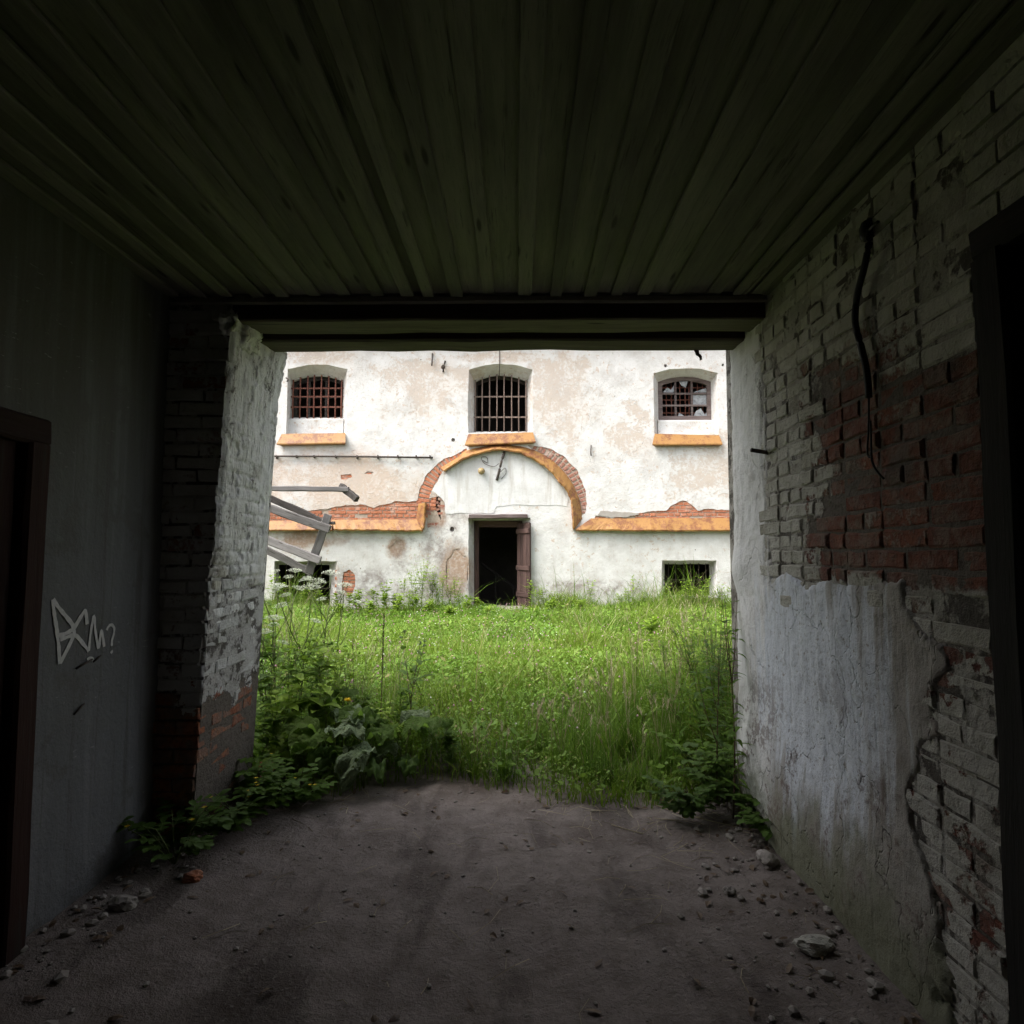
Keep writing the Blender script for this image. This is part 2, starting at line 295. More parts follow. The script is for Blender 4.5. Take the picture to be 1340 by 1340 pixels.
M = dict(
    facade=mk_facade(), white=mk_white(), yellow=mk_yellow(), ground=mk_ground(), glass=mk_glass(),
    fbrick=mk_brick('prison_brick', (.42, .135, .06), (.30, .10, .055), (.46, .21, .13), .35),
    abrick=mk_brick('arch_brick', (.30, .115, .075), (.24, .095, .07), (.36, .22, .17), .45),
    mortar=mk_plain('lime_mortar', (.46, .38, .31), (.33, .26, .21), .95, 22),
    grey_mortar=mk_plain('grey_render', (.40, .37, .335), (.32, .29, .26), .95, 9),
    wbrick=mk_wash('washed_brick', bare_right, (.50, .48, .43), (.38, .36, .305)),
    wmortar=mk_wash('washed_mortar', bare_right, (.40, .38, .34), (.27, .25, .215), True),
    pbrick=mk_wash('pier_brick', bare_pier, (.60, .60, .59), (.48, .47, .45), False, (.42, .16, .075), (.30, .11, .06)),
    pmortar=mk_wash('pier_mortar', bare_pier, (.52, .51, .50), (.38, .36, .34), True),
    pplaster=mk_pierplaster(), rplaster=mk_rightplaster(), lplaster=mk_leftplaster(),
    ceil=mk_wood('ceiling_wood', (.225, .212, .172), (.31, .292, .24), (.13, .12, .093)),
    beam=mk_wood('beam_wood', (.12, .10, .075), (.19, .17, .125), (.07, .052, .036)),
    dkbeam=mk_wood('dark_beam_wood', (.055, .038, .028), (.09, .06, .045), (.035, .022, .018)),
    grey_wood=mk_wood('weathered_grey_wood', (.16, .15, .145), (.235, .22, .215), (.085, .077, .07)),
    dkgrey_wood=mk_wood('dark_weathered_wood', (.075, .067, .062), (.12, .108, .10), (.045, .039, .034)),
    door=mk_wood('brown_door_paint', (.085, .05, .043), (.125, .078, .068), (.052, .032, .028)),
    frame_red=mk_wood('red_brown_frame', (.03, .013, .01), (.042, .018, .013), (.02, .009, .007)),
    frame_dark=mk_wood('black_timber', (.018, .016, .014), (.032, .028, .025), (.012, .011, .01)),
    rust=mk_plain('rust_bar', (.14, .055, .04), (.22, .095, .07), .85, 40),
    palerust=mk_plain('worn_iron_bar', (.26, .20, .165), (.17, .12, .10), .75, 40),
    iron=mk_plain('dark_iron', (.045, .038, .034), (.085, .066, .055), .7, 30),
    wframe=mk_wood('window_frame_paint', (.20, .165, .155), (.13, .095, .09), (.08, .05, .045)),
    dark=mk_plain('unlit_interior', (.045, .04, .036), (.07, .062, .055), .95, 3),  # near-black colour stands in for the darkness of unlit rooms
    cable=mk_plain('black_cable', (.012, .012, .012), (.02, .02, .02), .6, 30),
    paint=mk_plain('chalk_paint', (.62, .61, .59), (.48, .47, .455), .9, 60),
    stone=mk_plain('grey_stone', (.33, .30, .27), (.22, .195, .17), .9, 12),
    brass=mk_plain('yellowed_globe', (.36, .27, .13), (.25, .18, .09), .4, 20),
    roof=mk_plain('roof_sheet', (.20, .13, .10), (.28, .20, .16), .7, 3),
    grass=mk_leaf('grass_blade', (.135, .220, .018), (.215, .310, .034), (.155, .260, .022), .4, True),
    clover=mk_leaf('clover_leaf', (.13, .235, .022), (.20, .31, .04), (.15, .27, .032), .35, True),
    weed=mk_leaf('weed_leaf', (.10, .19, .02), (.145, .245, .03), (.12, .215, .025), .5),
    yweed=mk_leaf('bright_weed_leaf', (.22, .34, .035), (.28, .40, .05), (.19, .30, .035), .42),
    dweed=mk_leaf('dark_weed_leaf', (.07, .135, .018), (.10, .175, .025), (.08, .145, .022), .4),
    burdock=mk_leaf('burdock_leaf', (.11, .205, .022), (.15, .25, .03), (.12, .21, .03), .6, veins=True),
    gburdock=mk_leaf('grey_burdock_leaf', (.15, .21, .10), (.19, .25, .13), (.13, .19, .08), .25, veins=True),
    stem=mk_leaf('weed_stem', (.11, .16, .035), (.15, .18, .055), (.12, .13, .045), .1),
    brown_stem=mk_leaf('dry_stem', (.10, .06, .035), (.14, .09, .05), (.08, .05, .035), .05),
    seed=mk_leaf('dock_seed', (.115, .105, .04), (.13, .085, .04), (.10, .10, .035), .1),
    straw=mk_leaf('dry_straw', (.36, .30, .18), (.42, .36, .23), (.30, .24, .14), .1),
    umbel=mk_leaf('white_umbel', (.72, .75, .64), (.78, .80, .72), (.64, .70, .52), .3),
    yflower=mk_leaf('yellow_petal', (.75, .52, .02), (.80, .60, .03), (.70, .42, .02), .3),
    pink=mk_leaf('clover_flower', (.50, .18, .34), (.58, .30, .44), (.62, .48, .52), .2, True),
)

# ------------------------------------------------------------------ object helpers
def link(o, parent=None):
    C.objects.link(o)
    if parent is not None: o.parent = parent
    return o
def tag(o, label=None, cat=None, group=None, kind=None):
    if label: o['label'] = label
    if cat: o['category'] = cat
    if group: o['group'] = group
    if kind: o['kind'] = kind
    return o
def empty(name, loc, label, cat, group=None):
    o = bpy.data.objects.new(name, None); o.empty_display_size = .1; o.location = loc; link(o)
    return tag(o, label, cat, group)
def put(name, me, parent=None, mat=None, loc=None, rot=None, mtx=None, scale=None):
    """link a mesh object; location is in world space, its parent may be an Empty anywhere (unrotated chain)"""
    o = bpy.data.objects.new(name, me)
    if mat is not None and not me.materials: me.materials.append(M[mat] if isinstance(mat, str) else mat)
    link(o, parent)
    off = Vector((0, 0, 0)); p = parent
    while p is not None: off += p.location; p = p.parent
    if mtx is not None:
        l, q, s = mtx.decompose(); o.location = l - off; o.rotation_euler = q.to_euler()
    else:
        o.location = Vector(loc if loc is not None else (0, 0, 0)) - off
        if rot is not None: o.rotation_euler = rot
    if scale is not None: o.scale = scale
    return o
def mesh(name, v, f, smooth=False):
    me = bpy.data.meshes.new(name); me.from_pydata([tuple(q) for q in v], [], f); me.validate()
    if smooth:
        for p in me.polygons: p.use_smooth = True
    return me
def bm_mesh(name, bm, smooth=False):
    bmesh.ops.recalc_face_normals(bm, faces=bm.faces)
    me = bpy.data.meshes.new(name); bm.to_mesh(me); bm.free()
    if smooth:
        for p in me.polygons: p.use_smooth = True
    return me
def box_me(name, a, b, bevel=0.0):
    bm = bmesh.new(); bmesh.ops.create_cube(bm, size=1)
    for v in bm.verts:
        v.co = Vector([(a[i] + b[i]) / 2 + v.co[i] * (b[i] - a[i]) for i in range(3)])
    if bevel: bmesh.ops.bevel(bm, geom=bm.edges[:], offset=bevel, segments=1, affect='EDGES')
    return bm_mesh(name, bm)
def box(name, a, b, mat, parent=None, bevel=0.0):
    c = Vector([(a[i] + b[i]) / 2 for i in range(3)])
    return put(name, box_me(name, Vector(a) - c, Vector(b) - c, bevel), parent, mat, loc=c)
def timber_me(L, wd, h, jit=.004, seg=7, ch=.012, rnd=random, taper=0.0):
    """a sawn length of wood along local x, uneven and chamfered"""
    v = []; f = []
    for i in range(seg + 1):
        t = i / seg; x = (t - .5) * L; k = 1 - taper * t
        W, H = wd * k / 2, h * k / 2; c = min(ch, W * .6, H * .6)
        bx = rnd.uniform(-jit, jit); bz = rnd.uniform(-jit, jit)
        for (y, z) in ((-W + c, -H), (W - c, -H), (W, -H + c), (W, H - c), (W - c, H), (-W + c, H), (-W, H - c), (-W, -H + c)):
            v.append((x + (rnd.uniform(-2 * jit, 2 * jit) if i in (0, seg) else 0), y + bx + rnd.uniform(-jit, jit) * .6, z + bz + rnd.uniform(-jit, jit) * .6))
    for i in range(seg):
        for j in range(8):
            a, b = i * 8 + j, i * 8 + (j + 1) % 8; f.append((a, b, b + 8, a + 8))
    f.append(tuple(range(7, -1, -1))); f.append(tuple(range(seg * 8, seg * 8 + 8)))
    return mesh('timber', v, f)
def frame_mtx(p0, p1, up=(0, 0, 1)):
    p0 = Vector(p0); p1 = Vector(p1); x = (p1 - p0).normalized(); up = Vector(up)
    y = up.cross(x)
    if y.length < 1e-4: y = Vector((0, 1, 0))
    y.normalize(); z = x.cross(y)
    m = Matrix((x, y, z)).transposed().to_4x4(); m.translation = (p0 + p1) / 2; return m
def timber(name, p0, p1, wd, h, mat, parent=None, up=(0, 0, 1), **k):
    L = (Vector(p1) - Vector(p0)).length
    return put(name, timber_me(L, wd, h, **k), parent, mat, mtx=frame_mtx(p0, p1, up))
def tube_data(pts, rad, n=6, v=None, f=None):
    v = [] if v is None else v; f = [] if f is None else f; b = len(v); pts = [Vector(p) for p in pts]
    if not hasattr(rad, '__len__'): rad = [rad] * len(pts)
    for i, p in enumerate(pts):
        d = (pts[min(i + 1, len(pts) - 1)] - pts[max(i - 1, 0)]).normalized()
        u = d.cross(Vector((0, 0, 1)) if abs(d.z) < .95 else Vector((1, 0, 0))).normalized(); q = d.cross(u)
        for j in range(n):
            an = 2 * math.pi * j / n; v.append(p + (u * math.cos(an) + q * math.sin(an)) * rad[i])
    for i in range(len(pts) - 1):
        for j in range(n):
            a, c = b + i * n + j, b + i * n + (j + 1) % n; f.append((a, c, c + n, a + n))
    f.append(tuple(b + j for j in reversed(range(n)))); f.append(tuple(b + (len(pts) - 1) * n + j for j in range(n)))
    return v, f
def tube(name, pts, rad, mat, parent=None, n=6):
    c = Vector(pts[0]); v, f = tube_data([Vector(p) - c for p in pts], rad, n)
    return put(name, mesh(name, v, f, True), parent, mat, loc=c)
def smooth_pts(P, k=5):
    P = [Vector(p) for p in P]; out = []
    for i in range(len(P) - 1):
        p0, p1, p2, p3 = P[max(i - 1, 0)], P[i], P[i + 1], P[min(i + 2, len(P) - 1)]
        for j in range(k):
            t = j / k; out.append(.5 * ((2 * p1) + (p2 - p0) * t + (2 * p0 - 5 * p1 + 4 * p2 - p3) * t * t + (3 * p1 - p0 - 3 * p2 + p3) * t ** 3))
    out.append(P[-1]); return out
def loft(polyA, yA, polyB, yB):
    """solid between outline A (x,z) at depth yA and outline B at depth yB"""
    n = len(polyA); v = [(p[0], yA, p[1]) for p in polyA] + [(p[0], yB, p[1]) for p in polyB]
    bm = bmesh.new(); bv = [bm.verts.new(q) for q in v]
    bm.faces.new(bv[:n][::-1]); bm.faces.new(bv[n:])
    for i in range(n):
        j = (i + 1) % n; bm.faces.new((bv[i], bv[j], bv[n + j], bv[n + i]))
    bmesh.ops.triangulate(bm, faces=[q for q in bm.faces if len(q.verts) > 4])
    return bm
def rough_poly(P, step=.06, amp=.02, sd=0.0):
    out = []
    for i in range(len(P)):
        a = P[i]; b = P[(i + 1) % len(P)]; L = math.hypot(b[0] - a[0], b[1] - a[1]); n = max(1, int(L / step))
        for j in range(n):
            t = j / n; x = a[0] + (b[0] - a[0]) * t; z = a[1] + (b[1] - a[1]) * t
            out.append((x + amp * fbm(x, z, sd, 6), z + amp * fbm(x, z, sd + 9, 6)))
    return out
def inpoly(x, z, P):
    c = False; n = len(P)
    for i in range(n):
        x1, z1 = P[i]; x2, z2 = P[i - 1]
        if (z1 > z) != (z2 > z) and x < (x2 - x1) * (z - z1) / (z2 - z1) + x1: c = not c
    return c
# brick meshes: front face at local y=0 looking to -y
def brick_me(L, H, D, sd):
    rd = random.Random(sd); b = .006
    def q(x, z, y): return (x + rd.uniform(-.006, .006), y + rd.uniform(-.002, .004), z + rd.uniform(-.005, .005))
    l, h = L / 2, H / 2
    v = [q(-l + b, -h + b, 0), q(0, -h + b, 0), q(l - b, -h + b, 0), q(l - b, h - b, 0), q(0, h - b, 0), q(-l + b, h - b, 0),
         q(-l, -h, b), q(0, -h, b), q(l, -h, b), q(l, h, b), q(0, h, b), q(-l, h, b)]
    v += [(x, D, z) for (x, y, z) in v[6:12]]
    f = [(0, 1, 4, 5), (1, 2, 3, 4)]
    for i in range(6):
        j = (i + 1) % 6; f.append((i, 6 + i, 6 + j, j)[::-1]); f.append((6 + i, 12 + i, 12 + j, 6 + j)[::-1])
    f.append((12, 17, 16, 13)); f.append((13, 16, 15, 14))
    bm = bmesh.new(); bv = [bm.verts.new(p) for p in v]
    for t in f: bm.faces.new([bv[i] for i in t])
    return bm_mesh('brick', bm)
def brick_set(mat, sd):
    S = {}
    for k, L in (('s', .248), ('h', .118)):
        S[k] = [brick_me(L, .064, .07, sd + i) for i in range(5)]
        for m in S[k]: m.materials.append(M[mat])
    return S

# ------------------------------------------------------------------ THE GROUND
def gz(x, y):
    z = .22 * sstep(4.1, 6.6, y) + .04 * sstep(6.6, 12.5, y)
    if y < 14 and abs(x) < 8:
        z += .022 * fbm(x, y, 0, .9, 3) + .008 * fbm(x, y, 3, 5, 3)
        if y < 4.2: z += .035 * sstep(1.0, 1.4, x) + .05 * sstep(-1.15, -1.75, x)
    return z
xs = sorted(set(np.round(np.concatenate([np.arange(-6, 6.01, .06), [-300, -120, -50, -25, -15, -10, -8, 8, 10, 15, 25, 50, 120, 300]]), 3)))
ys = sorted(set(np.round(np.concatenate([np.arange(-3.4, 5.5, .05), np.arange(5.5, 13.3, .15), [-300, -120, -40, -15, -7, 14, 16, 20, 30, 60, 130, 300]]), 3)))
gv = [(x, y, gz(x, y)) for y in ys for x in xs]; nx = len(xs)
gf = [(j * nx + i, j * nx + i + 1, (j + 1) * nx + i + 1, (j + 1) * nx + i) for j in range(len(ys) - 1) for i in range(nx - 1)]
ground = put('ground', mesh('ground', gv, gf, True), None, 'ground'); tag(ground, 'bare trodden earth running out into the overgrown yard', 'ground', kind='structure')

# ------------------------------------------------------------------ THE PRISON BUILDING (far side of the yard)
prison = empty('prison_building', (0, FY, .35), 'old whitewashed brick prison block with barred windows and rusty yellow mouldings', 'building')
def arch_poly(x0, x1, zb, zs, zt, n=12, amp=.0, sd=0):
    P = [(x0, zb), (x0 + (x1 - x0) * .33, zb), (x0 + (x1 - x0) * .66, zb), (x1, zb), (x1, zb + (zs - zb) * .5)]
    for i in range(n + 1):
        t = i / n; x = x1 + (x0 - x1) * t; P.append((x, zs + (zt - zs) * (1 - (2 * t - 1) ** 2)))
    P.append((x0, zb + (zs - zb) * .5))
    return [(x + amp * nz(x, z, sd, 5), z + amp * nz(x, z, sd + 4, 5)) for x, z in P]
def opening(px, inner, yin, sd):
    (x0, x1, yb, ys_, yc) = px; (a0, a1, ab, as_, ac) = inner
    o = arch_poly(F(x0, yb)[0], F(x1, yb)[0], F(x0, yb)[1], F(x0, ys_)[1], F(x0, yc)[1], amp=.02, sd=sd)
    i = arch_poly(F(a0, ab, yin)[0], F(a1, ab, yin)[0], F(a0, ab, yin)[1], F(a0, as_, yin)[1], F(a0, ac, yin)[1], amp=.006, sd=sd)
    return o, i
YIN = FY + .38
WINS = {
    'w1': ((374.5, 453, 568, 482.5, 476.5), (380.5, 449, 547, 498, 490.5)),
    'w2': ((612.5, 697.5, 566, 483.5, 476), (620.5, 690, 565, 498, 489.5)),
    'w3': ((856, 941, 568, 488, 481.5), (862, 930.5, 549, 500, 493)),
}
cutters = []
def add_cut(bm):
    bmesh.ops.recalc_face_normals(bm, faces=bm.faces)
    if bm.calc_volume(signed=True) < 0: bmesh.ops.reverse_faces(bm, faces=bm.faces)
    me = bpy.data.meshes.new('cutter'); bm.to_mesh(me); bm.free(); o = bpy.data.objects.new('cutter', me); C.objects.link(o); cutters.append(o)
def inset(P, d):
    cx = (min(p[0] for p in P) + max(p[0] for p in P)) / 2; cz = (min(p[1] for p in P) + max(p[1] for p in P)) / 2
    hx = (max(p[0] for p in P) - min(p[0] for p in P)) / 2; hz = (max(p[1] for p in P) - min(p[1] for p in P)) / 2
    return [(cx + (x - cx) * (1 - d / hx), cz + (z - cz) * (1 - d / hz)) for x, z in P]
def ext(o, i, y0, y1, ya, yb):
    """stretch both ends of a splayed opening past the wall faces"""
    k0 = (ya - y0) / (y1 - y0); k1 = (yb - y0) / (y1 - y0)
    lerp = lambda k: [(p[0] + (q[0] - p[0]) * k, p[1] + (q[1] - p[1]) * k) for p, q in zip(o, i)]
    return lerp(k0), lerp(k1)
for k, (po, pi) in WINS.items():
    o, i = opening(po, pi, YIN, po[0] % 7)
    if k != 'w2':                                   # the masonry ledge below the frame is set back in the niche
        zb = F(po[0], po[2])[1]
        i = [(x, zb if n_ < 4 else z) for n_, (x, z) in enumerate(i)]
    A, Bq = ext(o, i, FY, YIN, FY - .05, YIN); add_cut(loft(A, FY - .05, Bq, YIN))
    i2 = inset(opening(po, pi, YIN, 1)[1], .015); add_cut(loft(i2, YIN - .05, i2, FY + .8))
def quad_open(o, i, yin):
    (x0, x1, yt, yb) = o; (a0, a1, at_, ab) = i
    P = rough_poly([F(x0, yb), F(x1, yb), F(x1, yt), F(x0, yt)], .12, .012, x0); n = len(P)
    q0, q1 = F(x0, yb), F(x1, yt); r0, r1 = F(a0, ab, yin), F(a1, at_, yin)
    Q = [(r0[0] + (x - q0[0]) / (q1[0] - q0[0]) * (r1[0] - r0[0]), r0[1] + (z - q0[1]) / (q1[1] - q0[1]) * (r1[1] - r0[1])) for x, z in P]
    A, Bq = ext(P, Q, FY, yin, FY - .05, yin); add_cut(loft(A, FY - .05, Bq, yin)); Q = inset(Q, .015); add_cut(loft(Q, yin - .05, Q, FY + .8))
quad_open((613, 694.5, 677, 800), (621, 682, 681, 795), FY + .42)           # doorway
quad_open((866, 938, 733, 784), (868.5, 930, 737, 779), FY + .4)            # basement window
quad_open((359, 441, 734, 806), (363, 432, 738, 801), FY + .4)              # basement window behind the timbers
# places where the plaster has come off
PATCH = {
    'band_l': [(400, 683), (400, 668), (425, 666), (445, 662), (470, 660), (490, 663), (505, 659), (518, 655), (533, 657), (548, 654), (549, 683)],
    'behind': [(335, 696), (337, 668), (352, 662), (384, 672), (402, 683), (402, 690)],
    'band_r': [(776, 681), (778, 674), (800, 677), (837, 671), (854, 668.5), (871, 668.5), (881, 659.5), (890, 655), (899, 654.5), (906, 661), (913, 667), (926, 666), (990, 667), (990, 681)],
    'arch_r': [(690, 582), (706, 583), (722, 588), (738, 597), (755, 615), (765, 639), (768, 658), (766, 672), (757, 676), (745, 640), (722, 608), (700, 594)],
    'arch_l': [(547, 668), (546, 655), (549, 640), (556, 624), (572, 606), (581, 600), (600, 593), (611, 586), (612, 594), (590, 606), (578, 618), (571, 632), (565, 641), (563, 652), (575, 650), (583, 657), (580, 674), (571, 688), (559, 690), (556, 664)],
    'chip': [(446, 627), (445, 620.5), (459, 620), (461, 624), (452, 627)],
    'chip2': [(477, 619), (482, 616), (489, 617.5), (486, 620)],
    'base': [(450, 749), (458, 744), (464, 752), (465, 766), (458, 780), (448, 778), (446, 762)],
    'spall': [(583, 770), (584, 735), (590, 720), (600, 717), (608, 724), (612, 745), (612, 770)],
    'round': [(512, 712), (518, 705), (527, 707), (530, 716), (524, 729), (515, 727), (510, 720)],
}
POLY = {k: rough_poly([F(*p) for p in P], .05, .075 if k in ('spall', 'round') else .028, i) for i, (k, P) in enumerate(PATCH.items())}
for k, P in POLY.items():
    d = .012 if k in ('spall', 'round') else .04
    add_cut(loft(P, FY - .05, P, FY + d))
for (px, py, r) in ((658, 611.5, .045), (591.5, 692, .05), (580, 480, .05), (593, 575, .04), (871, 478, .035), (946, 477, .03)):
    X, Z = F(px, py); cp = [(X + r * math.cos(t * .63), Z + r * math.sin(t * .63) * 1.1) for t in range(10)]
    add_cut(loft(cp, FY - .05, cp, FY + .12))
wall = put('front_wall', box_me('front_wall', (-9, FY, -.4), (9, FY + .46, 6.4)), prison, 'facade')
wall.location = -prison.location
for c in cutters:                                   # cut one opening at a time; a failed cut is skipped
    m = wall.modifiers.new('cut', 'BOOLEAN'); m.operation = 'DIFFERENCE'; m.object = c; m.solver = 'EXACT'
    bpy.context.view_layer.update()
    me2 = bpy.data.meshes.new_from_object(wall.evaluated_get(bpy.context.evaluated_depsgraph_get())); wall.modifiers.clear()
    bm = bmesh.new(); bm.from_mesh(me2); vol = abs(bm.calc_volume()); bm.free()

    if vol > 40: wall.data = me2
me2 = wall.data
if not me2.materials: me2.materials.append(M['facade'])
for p in me2.polygons: p.material_index = 0
while len(me2.materials) > 1: me2.materials.pop()
me2.materials[0] = M['facade']
for c in cutters: bpy.data.objects.remove(c)
# mortar bed behind the bare brick (inside the recesses)
for k in ('band_l', 'behind', 'band_r', 'arch_r', 'arch_l', 'chip', 'chip2', 'base'):
    xs_ = [p[0] for p in POLY[k]]; zs_ = [p[1] for p in POLY[k]]
    bm = loft(POLY[k], FY + .022, POLY[k], FY + .039); put('mortar_bed', bm_mesh('mortar_bed', bm), wall, 'mortar')
FB = brick_set('fbrick', 20); AB = brick_set('abrick', 40)
def coursed(P, S, parent, x0, x1, z0, z1, y, sd):
    rd = random.Random(sd); z = z0; row = 0
    while z < z1:
        x = x0 - (.06 if row % 2 else .13); kind = 's' if row % 2 else 'h'
        while x < x1:
            if rd.random() < .12: kk = 'h' if kind == 's' else 's'
            else: kk = kind
            L = .26 if kk == 's' else .13; cx = x + L / 2
            hit = sum(inpoly(cx + dx, z + dz, P) for dx in (-L * .35, 0, L * .35) for dz in (-.02, .02))
            if hit >= 1 and rd.random() > .04:
                put('brick', rd.choice(S[kk]), parent, None, loc=(cx, y + rd.uniform(-.004, .006), z), rot=(0, rd.uniform(-.012, .012), 0))
            x += L
        z += .077; row += 1
for k, s in (('band_l', 1), ('behind', 2), ('band_r', 3), ('chip', 4), ('chip2', 5), ('base', 6)):
    P = POLY[k]; coursed(P, FB, wall, min(p[0] for p in P) - .1, max(p[0] for p in P) + .1, min(p[1] for p in P), max(p[1] for p in P) + .05, FY + .01, s)
def voussoirs(path_px, S, offs, kinds, sd, k):
    rd = random.Random(sd); pts = smooth_pts([Vector((*F(*p), 0)) for p in path_px], 14)
    acc = 0; last = pts[0]
    for i in range(1, len(pts)):
        acc += (pts[i] - pts[i - 1]).length
        if acc > .077:
            acc = 0; d = (pts[i] - last).normalized(); last = pts[i]
            nrm = Vector((-d.y, d.x, 0))
            for o_, kk in zip(offs, kinds):
                c = pts[i] + nrm * o_
                if not inpoly(c.x, c.y, POLY[k]) and not inpoly(c.x + nrm.x * .1, c.y + nrm.y * .1, POLY[k]) and not inpoly(c.x - nrm.x * .08, c.y - nrm.y * .08, POLY[k]): continue
                an = math.atan2(nrm.y, nrm.x)
                put('brick', rd.choice(S[kk]), wall, None, loc=(c.x, FY + .008 + rd.uniform(-.005, .006), c.y), rot=(0, -an + rd.uniform(-.03, .03), 0))
voussoirs([(762, 682), (758, 652), (739, 617), (707, 592), (683, 582)], AB, (-.07, -.205, -.34, .06), ('h', 'h', 'h', 'h'), 3, 'arch_r')
voussoirs([(683, 580), (655, 578), (610, 590), (585, 602), (566, 622), (556, 645), (554, 668)], FB, (.0, -.26, .2), ('s', 's', 'h'), 4, 'arch_l')
P = POLY['arch_l']; coursed([p for p in P], AB, wall, F(556, 680)[0], F(584, 680)[0], F(560, 690)[1], F(560, 652)[1], FY + .02, 9)
# loose grey render patch on the right band
g_ = rough_poly([F(*p) for p in [(782, 673), (800, 676.5), (822, 676), (837, 672), (830, 670), (800, 669), (786, 668)]], .05, .02, 3)
put('render_patch', bm_mesh('render_patch', loft(g_, FY - .012, g_, FY + .02)), wall, 'grey_mortar')
# thick white coat inside the arch, flaked off at its left edge
tymp = [(583, 671.5), (582, 657), (576, 650), (566, 641), (571, 630), (585, 618), (592, 611), (612, 600), (634, 593), (655, 590), (682, 595), (707, 609), (731, 633), (744, 652), (742, 662), (726, 660), (700, 661), (672, 660), (650, 662), (646, 671), (615, 671)]
t_ = rough_poly([F(*p) for p in tymp], .06, .018, 5)
put('limewash_coat', bm_mesh('limewash_coat', loft(t_, FY - .008, t_, FY + .004)), wall, 'white')
# rest of the block
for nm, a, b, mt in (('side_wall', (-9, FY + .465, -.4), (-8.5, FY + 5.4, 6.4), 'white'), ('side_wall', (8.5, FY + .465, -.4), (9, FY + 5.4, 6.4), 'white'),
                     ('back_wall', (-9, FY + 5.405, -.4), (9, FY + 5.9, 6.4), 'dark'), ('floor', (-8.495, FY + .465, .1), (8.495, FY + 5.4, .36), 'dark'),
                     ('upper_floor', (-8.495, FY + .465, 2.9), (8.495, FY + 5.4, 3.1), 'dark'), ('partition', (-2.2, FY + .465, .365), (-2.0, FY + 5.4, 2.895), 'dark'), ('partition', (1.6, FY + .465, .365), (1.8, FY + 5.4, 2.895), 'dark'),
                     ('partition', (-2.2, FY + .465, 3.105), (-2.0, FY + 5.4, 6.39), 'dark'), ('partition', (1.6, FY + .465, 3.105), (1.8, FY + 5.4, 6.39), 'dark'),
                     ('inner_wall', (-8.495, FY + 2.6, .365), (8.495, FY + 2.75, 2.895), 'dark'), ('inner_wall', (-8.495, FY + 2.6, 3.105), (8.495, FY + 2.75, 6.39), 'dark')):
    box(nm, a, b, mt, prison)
rp = [(-9.5, FY - .3, 6.38), (9.5, FY - .3, 6.38), (9.5, FY + 3, 7.5), (-9.5, FY + 3, 7.5), (9.5, FY + 6.4, 6.38), (-9.5, FY + 6.4, 6.38)]
rv = [Vector(p) for p in rp] + [Vector(p) + Vector((0, 0, .12)) for p in rp]
put('roof', mesh('roof', rv, [(3, 2, 1, 0), (5, 4, 2, 3), (6, 7, 8, 9), (9, 8, 10, 11), (0, 1, 7, 6), (4, 5, 11, 10), (1, 2, 8, 7), (2, 4, 10, 8), (3, 0, 6, 9), (5, 3, 9, 11)]), prison, 'roof')

def bar_v(parent, px, ztop, zbot, y, r, mat, lean=0):
    X = F(px, 540, y)[0]; tube('bar', [(X, y, zbot), (X + lean * .5 + random.uniform(-.004, .004), y + random.uniform(-.004, .004), (zbot + ztop) / 2), (X + lean, y, ztop)], r, mat, parent, 6)
def bar_h(parent, x0, x1, py, y, r, mat):
    X0, Z = F(x0, py, y); X1 = F(x1, py, y)[0]
    bm = bmesh.new(); bmesh.ops.create_cube(bm, size=1)
    for v in bm.verts: v.co = Vector((v.co.x * (X1 - X0), v.co.y * r * .9, v.co.z * r * 2))
    put('crossbar', bm_mesh('crossbar', bm), parent, mat, loc=((X0 + X1) / 2, y, Z))
def ring_me(outer, inner, y0, y1):
    n = len(outer); v = [(p[0], y, p[1]) for y in (y0, y1) for P in (outer, inner) for p in P]; f = []
    for i in range(n):
        j = (i + 1) % n
        f += [(i, j, n + j, n + i), (2 * n + i, 3 * n + i, 3 * n + j, 2 * n + j), (i, 2 * n + i, 2 * n + j, j), (n + i, n + j, 3 * n + j, 3 * n + i)]
    bm = bmesh.new(); bv = [bm.verts.new(q) for q in v]
    for t in f: bm.faces.new([bv[k] for k in t])
    return bm_mesh('frame', bm)
def shrink(P, d):
    cx = sum(p[0] for p in P) / len(P); cz = (min(p[1] for p in P) + max(p[1] for p in P)) / 2
    hx = (max(p[0] for p in P) - min(p[0] for p in P)) / 2; hz = (max(p[1] for p in P) - min(p[1] for p in P)) / 2
    return [(cx + (x - cx) * (1 - d / hx), cz + (z - cz) * (1 - d / hz)) for x, z in P]
